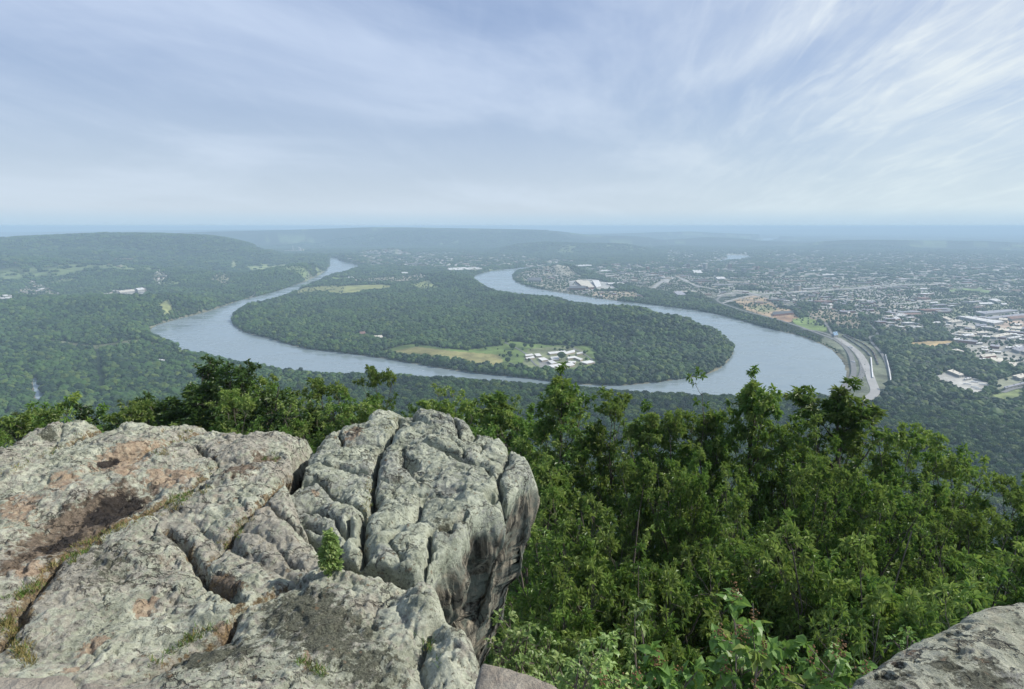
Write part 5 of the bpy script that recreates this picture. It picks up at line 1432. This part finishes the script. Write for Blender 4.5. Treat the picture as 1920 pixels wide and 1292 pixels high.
needle_m = leaf_mat('pine_needles', (0.030, 0.052, 0.016), (0.060, 0.088, 0.028), (0.10, 0.12, 0.04), 0.2)
def unit(v): return v/(np.linalg.norm(v, axis=-1, keepdims=True)+1e-9)
def leaves(C, D, g, n, ln, wd, droop, tint, lit_yellow, spread=0.9, curl=0.25, oval=False):
    """n leaves around each twig end C with outward direction D: two bent quads each"""
    m = len(C); K = m*n
    c = np.repeat(C, n, 0); d = np.repeat(D, n, 0)
    a = unit(d+g.normal(0, spread, (K, 3)))
    a[:, 2] -= droop*g.uniform(0.4, 1.3, K); a = unit(a)
    upv = unit(np.array([0, 0, 1.0])+g.normal(0, 0.45, (K, 3))+a*0.0)
    sd_ = unit(np.cross(a, upv)); nn = np.cross(sd_, a)
    nn *= np.sign(nn[:, 2:3]+1e-6)
    L = (ln*g.uniform(0.65, 1.2, K))[:, None]; W = (wd*g.uniform(0.8, 1.2, K))[:, None]
    base = c+a*L*0.12+g.normal(0, 0.015, (K, 3))
    p0 = base; tip = base+a*L-nn*L*curl
    m1 = base+a*L*0.5-nn*L*0.02
    fold = nn*W*0.22
    l1 = m1+sd_*W*0.5+fold; r1 = m1-sd_*W*0.5+fold
    if oval:
        mid = base+a*L*0.45; q1 = base+a*L*0.16; q2 = base+a*L*0.68-nn*L*curl*0.45
        l0, r0 = q1+sd_*W*0.40+fold*0.8, q1-sd_*W*0.40+fold*0.8; l2, r2 = q2+sd_*W*0.36+fold*0.7, q2-sd_*W*0.36+fold*0.7
        V = np.stack([p0, l0, l1, l2, tip, r2, r1, r0, mid], 1).reshape(-1, 3); i = np.arange(K)*9
        F = np.concatenate([np.stack([i+8, i+p, i+q], 1) for p, q in ((0, 1), (1, 2), (2, 3), (3, 4), (4, 5), (5, 6), (6, 7), (7, 0))])
        T = np.repeat(np.repeat(tint, n)*0.6+g.random(K)*0.4, 9); Y = np.repeat(np.repeat(lit_yellow, n)*0.75+g.random(K)*0.25, 9)
        return V, F, T, Y
    V = np.stack([p0, l1, tip, r1], 1).reshape(-1, 3)
    i = np.arange(K)*4
    F = np.concatenate([np.stack([i, i+1, i+2], 1), np.stack([i, i+2, i+3], 1)])
    T = np.repeat(np.repeat(tint, n)*0.6+g.random(K)*0.4, 4); Y = np.repeat(np.repeat(lit_yellow, n)*0.75+g.random(K)*0.25, 4)
    return V, F, T, Y
class Tubes:
    def __init__(s, k=4): s.V = []; s.F = []; s.n = 0; s.k = k
    def add(s, P, R):
        """P (m, j, 3) many tubes of j points each; R (m, j)"""
        m, j, _ = P.shape; k = s.k
        t = np.gradient(P, axis=1); t = unit(t)
        a = unit(np.cross(t, np.array([0.3, 0.2, 0.93])+0*t)); b = np.cross(t, a)
        an = np.arange(k)*2*math.pi/k
        ring = a[:, :, None, :]*np.cos(an)[None, None, :, None]+b[:, :, None, :]*np.sin(an)[None, None, :, None]
        V = P[:, :, None, :]+ring*R[:, :, None, None]
        ii = (np.arange(m)[:, None, None]*j*k+np.arange(j-1)[None, :, None]*k+np.arange(k)[None, None, :])
        i2 = (np.arange(m)[:, None, None]*j*k+np.arange(j-1)[None, :, None]*k+((np.arange(k)+1) % k)[None, None, :])
        F = np.stack([ii, i2, i2+k, ii+k], -1).reshape(-1, 4)+s.n
        s.V.append(V.reshape(-1, 3)); s.F.append(F); s.n += m*j*k
    def get(s): return np.concatenate(s.V), np.concatenate(s.F)
def crown_profile(h, kind):
    # h 0..1 from crown base to top
    if kind == 'spire': return (1-h)**0.75*0.95*(0.55+0.45*np.minimum(h*5, 1))+0.05
    if kind == 'round': return np.sqrt(np.clip(1-(2*h-0.9)**2*0.80, 0.03, 1))
    return np.sqrt(np.clip(1-(1.55*h-0.55)**2, 0.02, 1))*0.95+0.03
def tree_parts(seed, Ht, R, cb, kind='broad', nl=26, n2=8, n3=5, nleaf=19, ln=0.235, wd=0.095, droop=0.55, lean=0.04, rise=0.80):
    g = np.random.default_rng(seed)
    J = 9; hh = np.linspace(0, 1, J)
    tr = np.c_[np.cumsum(g.normal(0, lean*Ht/J, J)), np.cumsum(g.normal(0, lean*Ht/J, J)), hh*Ht]
    tr[:, :2] -= tr[0, :2]
    TB = Tubes(7); r0 = Ht*0.013+0.05
    TB.add(tr[None], (r0*(1-hh*0.93)+0.012)[None])
    def trunk(h): return np.stack([np.interp(h, hh, tr[:, k]) for k in range(3)], -1)
    # limbs
    u_ = np.sort((np.arange(nl)+g.random(nl)*0.8)/nl); h = cb+(0.985-cb)*u_**0.9
    B = trunk(h); az = np.arange(nl)*2.4+g.normal(0, 0.5, nl)
    el = rise+0.45*u_+g.normal(0, 0.15, nl)
    Lg = R*crown_profile(u_, kind)*g.uniform(0.62, 1.18, nl)
    D = np.c_[np.cos(az)*np.cos(el), np.sin(az)*np.cos(el), np.sin(el)]
    j = 6; tt = np.linspace(0, 1, j)
    wob = np.cumsum(g.normal(0, 0.05, (nl, j, 3)), 1)*Lg[:, None, None]; wob -= wob[:, :1]
    P = B[:, None]+D[:, None]*tt[None, :, None]*Lg[:, None, None]/np.cos(el)[:, None, None]**0.4+wob
    P[:, :, 2] += (tt**2)[None]*Lg[:, None]*0.10
    LB = Tubes(5); LB.add(P, (0.016*Lg+0.012)[:, None]*(1-tt*0.8)[None])
    # second order
    m2 = nl*n2; li = np.repeat(np.arange(nl), n2); s_ = g.uniform(0.15, 1.0, m2)
    def along_(Pa, i, s):
        f = s*(Pa.shape[1]-1); a = np.minimum(f.astype(int), Pa.shape[1]-2); f = (f-a)[:, None]
        return Pa[i, a]*(1-f)+Pa[i, a+1]*f
    B2 = along_(P, li, s_); L2 = (Lg[li]*0.36*(1.15-0.6*s_)*g.uniform(0.6, 1.3, m2)+0.25)
    D2 = unit(unit(P[li, -1]-P[li, 0])*0.55+g.normal(0, 0.62, (m2, 3))+[0, 0, 0.42])
    j2 = 4; t2 = np.linspace(0, 1, j2)
    P2_ = B2[:, None]+D2[:, None]*(t2[None, :, None]*L2[:, None, None])+np.cumsum(g.normal(0, 0.05, (m2, j2, 3)), 1)*L2[:, None, None]*(t2 > 0)[None, :, None]
    LB.add(P2_, (0.008*L2+0.006)[:, None]*(1-t2*0.7)[None])
    # twigs
    m3 = m2*n3; li3 = np.repeat(np.arange(m2), n3); s3 = g.uniform(0.2, 1.0, m3)
    B3 = along_(P2_, li3, s3); L3 = np.minimum(L2[li3]*0.45, 0.75)*g.uniform(0.5, 1.3, m3)+0.08
    D3 = unit(D2[li3]*0.6+g.normal(0, 0.6, (m3, 3))+[0, 0, 0.2])
    E3 = B3+D3*L3[:, None]
    T3 = Tubes(3); T3.add(np.stack([B3, E3], 1), np.tile([0.006, 0.003], (m3, 1)))
    ctr = trunk(np.clip(E3[:, 2]/Ht, 0, 1)); outw = unit(E3-ctr)
    tint = np.clip(np.repeat(np.repeat(g.random(nl), n2), n3)*0.5+np.repeat(g.random(m2), n3)*0.5, 0, 1)
    lit_yellow = np.clip(np.repeat(g.random(m2), n3)*0.7+0.42*(E3[:, 2]/Ht), 0, 1)  # yellow rises with height: sunlight painted into the upper leaves
    V, F, T, Y = leaves(E3, unit(D3+outw*0.4), g, nleaf, ln, wd, droop, tint, lit_yellow)
    # second whorl mid twig
    k = g.random(m3) < 0.5
    V2, F2, T2_, Y2 = leaves((B3+D3*L3[:, None]*0.5)[k], D3[k], g, max(4, nleaf//2), ln*0.85, wd*0.85, droop, tint[k], lit_yellow[k], 1.3)
    F = np.concatenate([F, F2+len(V)]); V = np.r_[V, V2]; T = np.r_[T, T2_]; Y = np.r_[Y, Y2]
    return TB.get(), LB.get(), T3.get(), (V, F, T, Y)
def tree_proto(seed, leafm, **kw):
    (tv, tf), (lv, lf), (wv_, wf), (V, F, T, Y) = tree_parts(seed, **kw)
    trunk = mesh('trunk', np.r_[tv, lv], [tf, lf+len(tv)], [bark_m], smooth=True)
    n = len(V)
    me = mesh('crown', np.r_[V, wv_], [F, wf+n], [leafm, twig_m], [0, 1], attrs={'tint': np.r_[T, np.zeros(len(wv_))], 'lit_yellow': np.r_[Y, np.zeros(len(wv_))]})
    return trunk, me, float(np.sort(V[:, 2])[-40])
PROT = {
 'oak0': tree_proto(1, leaf_oak, Ht=20, R=5.2, cb=0.30, kind='broad'),
 'oak1': tree_proto(2, leaf_oak, Ht=20, R=4.6, cb=0.28, kind='broad', nl=24),
 'oak2': tree_proto(3, leaf_oak, Ht=20, R=5.6, cb=0.35, kind='round', nl=28),
 'spire0': tree_proto(4, leaf_oak, Ht=22, R=4.9, cb=0.34, kind='spire', nl=26, n2=8, n3=3, rise=0.85, ln=0.25, wd=0.10),
 'spire1': tree_proto(5, leaf_oak, Ht=22, R=5.4, cb=0.34, kind='spire', nl=26, n2=8, n3=3, rise=0.85, ln=0.25, wd=0.10, lean=0.07),
 'dark0': tree_proto(6, leaf_dark, Ht=20, R=5.0, cb=0.25, kind='broad', nl=40, n2=11, n3=7, nleaf=18, ln=0.25, wd=0.12),
 'low0': tree_proto(7, leaf_oak, Ht=12, R=4.2, cb=0.15, kind='round', nl=26, n2=8, n3=5, ln=0.19, wd=0.08),
 'low1': tree_proto(8, leaf_oak, Ht=12, R=3.8, cb=0.12, kind='broad', nl=26, n2=8, n3=5, ln=0.20, wd=0.085),
 'pine0': tree_proto(9, needle_m, Ht=18, R=4.6, cb=0.45, kind='broad', nl=26, n2=8, n3=8, nleaf=26, ln=0.17, wd=0.014, droop=0.0, rise=0.15),
}
def plant_tree(pr, pxx, pyt, Y, label, rz=None, wide=1.0, group=None):
    tr, cr_, h0 = PROT[pr]
    top = RP(pxx, pyt, Y); gx, gy = top[0], top[1]
    zb = zat(gx, gy)-0.3; h = top[2]-zb; s_ = h/h0
    w_ = min(max(s_, 0.72), 1.35)*wide
    root = empty('pine_tree' if 'pine' in pr else 'broadleaf_tree' if 'dark' not in pr else 'evergreen_tree', (gx, gy, zb), label, 'tree', group)
    root.rotation_euler = (0, 0, rz if rz is not None else (pxx*0.37) % 6.28)
    root.scale = (w_, w_, s_)
    ob('trunk', tr, root); ob('crown', cr_, root)
NEAR = [
 # left, behind the slab
 ('pine0', 150, 732, 42, 'spreading pine with layered needle boughs behind the left end of the slab', 1.3),
 ('oak1', 55, 775, 36, 'small green tree at the left frame edge below the slab', 0.9),
 ('low1', 20, 800, 27, 'low shrubby tree touching the slab at the left frame edge', 0.8),
 ('oak2', 292, 742, 48, 'round green tree between the pine and the dark tree cluster', 0.8),
 ('dark0', 375, 686, 40, 'tallest dark dense tree behind the slab, with twin tops', 1.05),
 ('dark0', 425, 690, 43, 'second top of the dark dense pair, slightly behind and to its right', 0.8),
 ('dark0', 340, 722, 42, 'dark tree forming the lower left shoulder of the dark cluster', 0.7),
 ('oak0', 470, 722, 44, 'green tree right of the dark cluster behind the slab', 0.9),
 ('oak2', 545, 712, 52, 'bushy green tree midway between the dark cluster and the thin topped tree', 0.9),
 ('oak1', 610, 720, 46, 'green tree directly behind the gap between slab and block', 0.85),
 ('oak1', 712, 694, 46, 'thin topped pale green tree above the left side of the jutting block', 0.6),
 ('oak0', 660, 735, 40, 'leafy tree low behind the layered top of the block', 0.8),
 ('oak2', 790, 742, 48, 'leafy tree right of the thin topped one, over the block', 0.85),
 ('oak1', 850, 752, 42, 'green tree rising behind the highest hump of the block', 0.8),
 ('spire1', 925, 745, 38, 'pointed light green tree just right of the top of the block', 1.0),
 ('oak0', 985, 775, 34, 'bushy tree touching the right corner of the block', 0.8),
 # right, the big leafy stand
 ('spire1', 1068, 684, 31, 'tall tree whose narrow top stands before the hospital lawn', 1.0),
 ('spire0', 1040, 800, 24, 'slim tree close to the block and left of the tall narrow one', 1.0),
 ('oak1', 1150, 742, 30, 'open crowned tree right of the tall narrow one', 0.85),
 ('spire1', 1208, 752, 28, 'light tipped tree left of the two tallest on the river', 0.9),
 ('spire0', 1336, 688, 27, 'tall airy tree, left one of the pair whose tops cross the river water', 0.85),
 ('spire1', 1425, 690, 28, 'tall airy tree, right one of the pair whose tops cross the river water', 0.85),
 ('oak1', 1275, 768, 26, 'leafy tree filling the space left of the airy pair', 0.8),
 ('oak0', 1500, 775, 27, 'broad leafy tree between the airy pair and the highway tree', 0.8),
 ('spire1', 1606, 716, 29, 'tall tree whose top covers the near end of the highway', 1.25),
 ('oak2', 1570, 775, 31, 'leafy tree just left of and behind the highway tree', 0.8),
 ('oak1', 1690, 800, 28, 'first tree down the slope right of the highway tree', 0.85),
 ('oak0', 1762, 815, 30, 'second tree down the slope right of the highway tree', 0.8),
 ('oak2', 1835, 858, 27, 'third tree down the slope right of the highway tree', 0.8),
 ('oak1', 1905, 895, 25, 'lowest tree of the stand, cut by the right frame edge', 0.8),
 ('oak0', 1990, 905, 26, 'tree mostly outside the right frame edge', 0.8),
 ('oak2', 1085, 860, 20, 'bushy tree in front of the tall narrow one', 0.7),
 ('oak1', 1195, 862, 20, 'tree in the middle of the stand under the light tipped top', 0.7),
 ('oak0', 1300, 850, 20, 'broad crown in front of the airy pair', 0.7),
 ('oak2', 1410, 860, 19, 'broad crown below the right one of the airy pair', 0.7),
 ('oak1', 1520, 862, 20, 'leafy crown in front of the highway tree', 0.7),
 ('oak0', 1630, 880, 20, 'leafy crown in front of the first slope tree', 0.7),
 ('oak2', 1740, 915, 20, 'leafy crown in front of the second slope tree', 0.7),
 ('oak1', 1850, 960, 18, 'leafy crown above the near boulder', 0.7),
 ('low1', 1120, 985, 14.5, 'shaded low tree right of the cliff face', 0.8),
 ('low0', 1240, 990, 14, 'shaded low tree in the dark middle of the stand', 0.8),
 ('low1', 1370, 1005, 13.5, 'low tree above the broad leaved shrub', 0.8),
 ('low0', 1500, 1010, 13.5, 'low tree right above the broad leaved shrub', 0.8),
 ('low1', 1620, 1030, 12.5, 'low tree left of the near boulder top', 0.75),
 ('low0', 1730, 1040, 12, 'low tree directly over the crest of the near boulder', 0.75),
 ('low1', 1880, 1040, 13, 'low tree behind the near boulder at the frame edge', 0.8),
 ('low0', 1010, 1000, 17, 'dark low tree against the foot of the cliff face', 0.9),
 ('low1', 1290, 1130, 9.5, 'dark undergrowth tree between the pale saplings and the broad leaved shrub', 0.6),
 ('low0', 1480, 1150, 9.0, 'dark undergrowth tree left of the near boulder', 0.6),
 ('low1', 1120, 1120, 11, 'dark undergrowth tree behind the pale saplings', 0.7),
]
NEAR += [
 ('oak0', 95, 752, 40, 'green tree left of the spreading pine', 0.9),
 ('dark0', 225, 752, 44, 'dark tree between the spreading pine and the round green tree', 0.75),
 ('oak1', 260, 757, 38, 'small green tree just in front of the round green tree', 0.8),
 ('dark0', 398, 712, 46, 'lower dark tree between and behind the twin dark tops', 1.0),
 ('oak0', 505, 716, 56, 'green crown filling the gap right of the dark cluster', 0.9),
 ('oak2', 580, 738, 40, 'low green crown over the gap between slab and block', 0.8),
 ('oak1', 440, 742, 36, 'low green tree in front of the dark cluster, touching the slab edge', 0.8),
 ('oak2', 755, 732, 54, 'green crown behind the thin topped tree', 0.9),
 ('oak0', 885, 760, 50, 'green crown behind the pointed light green tree', 0.85),
]
for a in NEAR: plant_tree(a[0], a[1], a[2]-(6 if a[3] >= 34 else 0), a[3], a[4], wide=a[5]*(1.25 if a[3] >= 34 else 1.0))

# ---------------------------------------------------------------- shrubs close to the wall
def shrub_parts(seed, Ht, R, ns, nt, nleaf, ln, wd, droop=0.6, spread=0.9, up=0.8):
    g = np.random.default_rng(seed); TB = Tubes(5)
    j = 6; tt = np.linspace(0, 1, j)
    az = g.uniform(0, 6.28, ns); rad = R*np.sqrt(g.random(ns)); hh = Ht*g.uniform(0.55, 1.0, ns)
    E = np.c_[np.cos(az)*rad, np.sin(az)*rad, hh]
    P = E[:, None]*tt[None, :, None]; P[:, :, 0] *= tt**0.6; P[:, :, 1] *= tt**0.6
    P += np.cumsum(g.normal(0, 0.02*Ht, (ns, j, 3)), 1)*(tt > 0)[None, :, None]
    TB.add(P, (0.008+0.006*Ht)*(1-0.75*tt)[None]*np.ones((ns, 1)))
    m = ns*nt; li = np.repeat(np.arange(ns), nt); s_ = g.uniform(0.35, 1, m); s_[::nt] = 1.0
    f = s_*(j-1); a = np.minimum(f.astype(int), j-2); f = (f-a)[:, None]
    B = P[li, a]*(1-f)+P[li, a+1]*f
    D = unit(g.normal(0, 0.8, (m, 3))+[0, 0, up]); L = Ht*0.12*g.uniform(0.5, 1.4, m)*(s_ < 1)+0.02
    C = B+D*L[:, None]
    TB.add(np.stack([B, (B+C)/2, C], 1), np.tile([0.005, 0.004, 0.003], (m, 1)))
    V, F, T, Y = leaves(C, D, g, nleaf, ln, wd, droop, g.random(m), g.random(m), spread, 0.3, True)
    return TB.get(), (V, F, T, Y), C, D
def shrub(name, label, cat, base, leafm, rz=0.0, seeds=None, **kw):
    (tv, tf), (V, F, T, Y), C, D = shrub_parts(**kw)
    r_ = empty(name, base, label, cat); r_.rotation_euler = (0, 0, rz)
    ob('stem', mesh('stem', tv, [tf], [twig_m], smooth=True), r_)
    ob('foliage', mesh('foliage', V, [F], [leafm], attrs={'tint': T, 'lit_yellow': Y}), r_)
    if seeds:
        g = np.random.default_rng(kw['seed']+500); top = C[np.argsort(-C[:, 2])[:seeds*3]]; top = top[g.permutation(len(top))[:seeds]]
        iv, if_ = ico(1)
        for c in top:
            Vs, Fs, n0 = [], [], 0
            for k in range(22):
                o = g.normal(0, 1, 3)*[0.022, 0.022, 0.045]+[0, 0, 0.07]; s_ = g.uniform(0.006, 0.010)
                Vs.append(iv*s_+c+o); Fs.append(if_+n0); n0 += len(iv)
            ob('seed_head', mesh('seed_head', np.concatenate(Vs), [np.concatenate(Fs)], [seed_m]), r_)
    return r_
seed_m = simple_mat('dry_seeds', (0.19, 0.115, 0.06), 0.9, 0.1, 0.3, 20)
def at_px(a, b, Y):
    q = RP(a, b, Y); return tuple(q)
def bush(name, label, cat, cx, ytop, ybot, Y, leafm, seed, wpx, ns, nt, nleaf, ln, wd, seeds=None, droop=0.6, up=0.8):
    t_ = RP(cx, ytop, Y); b_ = RP(cx, ybot, Y); Ht = t_[2]-b_[2]
    R = wpx/2*(Y/ray(cx, (ytop+ybot)/2)[1])/FPX
    return shrub(name, label, cat, tuple(b_), leafm, seeds=seeds, seed=seed, Ht=Ht, R=R, ns=ns, nt=nt, nleaf=nleaf, ln=ln, wd=wd, droop=droop, up=up)
bush('bush', 'light green leafy bush touching the brown coping stone', 'bush', 965, 1180, 1420, 5.6, leaf_bright, 21, 120, 22, 9, 9, 0.07, 0.034)
bush('bush', 'second light green bush, right behind the first one by the coping stone', 'bush', 1005, 1192, 1440, 6.2, leaf_bright, 22, 90, 16, 9, 9, 0.07, 0.034)
bush('sapling', 'pale green sapling with drooping leaf tufts, tallest in the clump right of the cliff', 'sapling', 1085, 1165, 1500, 5.8, leaf_bright, 23, 90, 7, 7, 13, 0.085, 0.040, droop=0.9)
bush('sapling', 'small pale sapling with four leaf tufts at the left of the clump', 'sapling', 1035, 1178, 1500, 6.0, leaf_bright, 24, 60, 4, 5, 12, 0.085, 0.038, droop=0.9)
bush('sapling', 'pale sapling hanging to the right on a thin bare stem', 'sapling', 1193, 1178, 1500, 5.6, leaf_bright, 25, 70, 4, 5, 13, 0.085, 0.038, droop=0.9)
bush('sapling', 'leafy sapling low in the middle of the pale clump', 'sapling', 1120, 1205, 1500, 5.2, leaf_bright, 26, 90, 8, 7, 12, 0.08, 0.04, droop=0.8)
bush('bush', 'pale bush in the gap below the sapling clump', 'bush', 1065, 1235, 1480, 4.9, leaf_bright, 27, 110, 14, 8, 9, 0.06, 0.032)
bush('seed_shrub', 'broad leaved shrub with brown seed heads before the dark gap at the bottom edge', 'shrub', 1185, 1262, 1480, 4.2, leaf_big, 31, 150, 9, 6, 9, 0.11, 0.085, seeds=6, droop=0.5)
bush('seed_shrub', 'broad leaved shrub with brown seed heads, small one between two larger at the bottom edge', 'shrub', 1262, 1270, 1460, 4.3, leaf_big, 32, 60, 4, 5, 8, 0.10, 0.075, seeds=4, droop=0.5)
bush('seed_shrub', 'tall broad leaved shrub with drooping yellow green leaves, largest at the bottom edge', 'shrub', 1385, 1145, 1520, 4.6, leaf_big, 33, 190, 12, 7, 8, 0.115, 0.085, seeds=12, droop=0.75)
bush('seed_shrub', 'broad leaved shrub right of the largest one and lower', 'shrub', 1475, 1215, 1500, 4.5, leaf_big, 34, 120, 9, 7, 8, 0.11, 0.08, seeds=6, droop=0.75)
bush('seed_shrub', 'broad leaved shrub leaning on the left foot of the near boulder', 'shrub', 1575, 1212, 1500, 4.4, leaf_big, 35, 90, 7, 7, 9, 0.10, 0.07, seeds=6, droop=0.75)
bush('yellow_plant', 'tiny yellow leaved plant on the crest of the near boulder', 'plant', 1695, 1190, 1290, 3.3, leaf_big, 36, 22, 5, 3, 7, 0.03, 0.018)

# the little sapling rooted in the slab and small crevice plants
def ray_to(obj_, pxx, pyy):
    dx, dy, dz = ray(pxx, pyy); d = Vector((float(dx), float(dy), float(dz))).normalized()
    o = Vector((0, 0, H))-obj_.location
    ok, loc, nrm, _ = obj_.ray_cast(o, d)
    return (loc+obj_.location) if ok else None
bpy.context.view_layer.update()
slab = bpy.data.objects['rock_slab']; block = bpy.data.objects['rock_block']; bould = bpy.data.objects['boulder']
def cone_shrub(name, label, base, Ht, R, seed, leafm, n=150, ln=0.035, wd=0.022):
    g = np.random.default_rng(seed)
    h = g.random(n)**0.9; rad = R*(np.sin(np.clip(h*0.9+0.12, 0, 1)*math.pi)**0.6)*(1-0.5*h)*np.sqrt(g.random(n)); az = g.uniform(0, 6.28, n)
    C = np.c_[np.cos(az)*rad, np.sin(az)*rad, h*Ht]
    D = unit(np.c_[np.cos(az), np.sin(az), 0.5+0*az]); V, F, T, Y = leaves(C, D, g, 8, ln, wd, 0.3, g.random(n), g.random(n), 0.8, 0.2)
    TB = Tubes(4); B = C*[0.1, 0.1, 0.75]; TB.add(np.stack([B, C], 1), np.tile([0.003, 0.0015], (n, 1))); TB.add(np.array([[[0, 0, -0.02], [0, 0, Ht*0.9]]]), np.array([[0.006, 0.003]]))
    r_ = empty(name, base, label, 'shrub'); tv, tf = TB.get()
    ob('stem', mesh('stem', tv, [tf], [twig_m]), r_); ob('foliage', mesh('foliage', V, [F], [leafm], attrs={'tint': T, 'lit_yellow': Y}), r_)
p = ray_to(slab, 622, 1068)
if p: cone_shrub('sapling', 'small bright green cone shaped sapling growing alone out of the slab', tuple(p), 0.42, 0.115, 71, leaf_bright, 110, 0.050, 0.032)
for (a, b, s_, ob_, lb) in ((672, 1050, 0.10, slab, 'little green plant in the gap at the foot of the block, left one'), (702, 1052, 0.15, slab, 'little dark green plant in the gap at the foot of the block, right one'),
                     (890, 1168, 0.10, slab, 'tiny yellowish plant on the right rim of the slab')):
    p = ray_to(ob_, a, b)
    if p: cone_shrub('crevice_plant', lb, tuple(p), s_, s_*0.7, int(a), leaf_oak if s_ < 0.2 else leaf_bright, 40, 0.03, 0.02)

# grass tufts along the cracks
def grass():
    g = np.random.default_rng(8); mats = [simple_mat('dry_grass', (0.30, 0.25, 0.10), 0.8, 0.2), simple_mat('green_grass', (0.11, 0.19, 0.04), 0.7, 0.2)]
    lines = [([(0,892),(60,862),(110,842),(160,815),(188,798)], 26, 0), ([(300,850),(330,832),(360,812),(392,796)], 26, 0), ([(0,1190),(60,1095),(130,1035),(180,1008),(230,985),(300,958),(345,932)], 70, 0),
             ([(285,1246),(340,1210),(385,1185),(425,1168)], 14, 1), ([(480,962),(445,993),(412,1018)], 12, 0), ([(690,905),(690,950)], 10, 0), ([(320,940),(360,925)], 16, 1), ([(120,1060),(160,1035)], 12, 1), ([(10,1170),(50,1240)], 60, 0), ([(20,1120),(70,1100)], 16, 1),
             ([(495,862),(525,862)], 8, 1), ([(352,1200),(375,1195)], 8, 1), ([(395,875),(380,925)], 8, 0), ([(560,1240),(600,1262)], 10, 1), ([(740,782),(724,808)], 5, 0), ([(806,1205),(808,1250)], 6, 1), ([(440,1010),(450,985)], 6, 1)]
    Vs, Fs, Ms, n0 = [], [], [], 0
    for L, cnt, gr in lines:
        S = smooth_line(L, 6)
        for k in range(int(cnt*1.6)):
            q = S[g.integers(len(S))]+g.normal(0, 5, 2)*[1.4, 0.7]
            p = ray_to(block if L[0][0] in (690, 740) else slab, q[0], q[1])
            if p is None: continue
            nb = g.integers(7, 20); sz = g.uniform(0.02, 0.055)*(1.25 if gr else 1)
            for b_ in range(nb):
                o = g.normal(0, 0.022, 3)*[1, 1, 0]; t_ = np.array([g.normal(0, 0.5), g.normal(0, 0.5), 1.0])*sz*g.uniform(0.6, 1.4); s_ = np.array([g.normal(), g.normal(), 0]); s_ = s_/np.linalg.norm(s_)*0.0028
                P_ = np.array(p)+o-[0, 0, 0.01]
                Vs += [P_-s_, P_+s_, P_+t_*0.6+s_*0.6+[g.normal(0, 0.004), 0, 0], P_+t_]
                Fs += [[n0, n0+1, n0+2, n0+3]]; Ms.append(1 if g.random() < (0.75 if gr else 0.25) else 0); n0 += 4
    ob('crevice_grass', mesh('crevice_grass', np.array(Vs)-[0, 7, 426], [np.array(Fs)], mats, [np.array(Ms)]), loc=(0, 7, 426), kind='stuff', label='dry grass growing in the cracks of the rock', cat='grass')
grass()
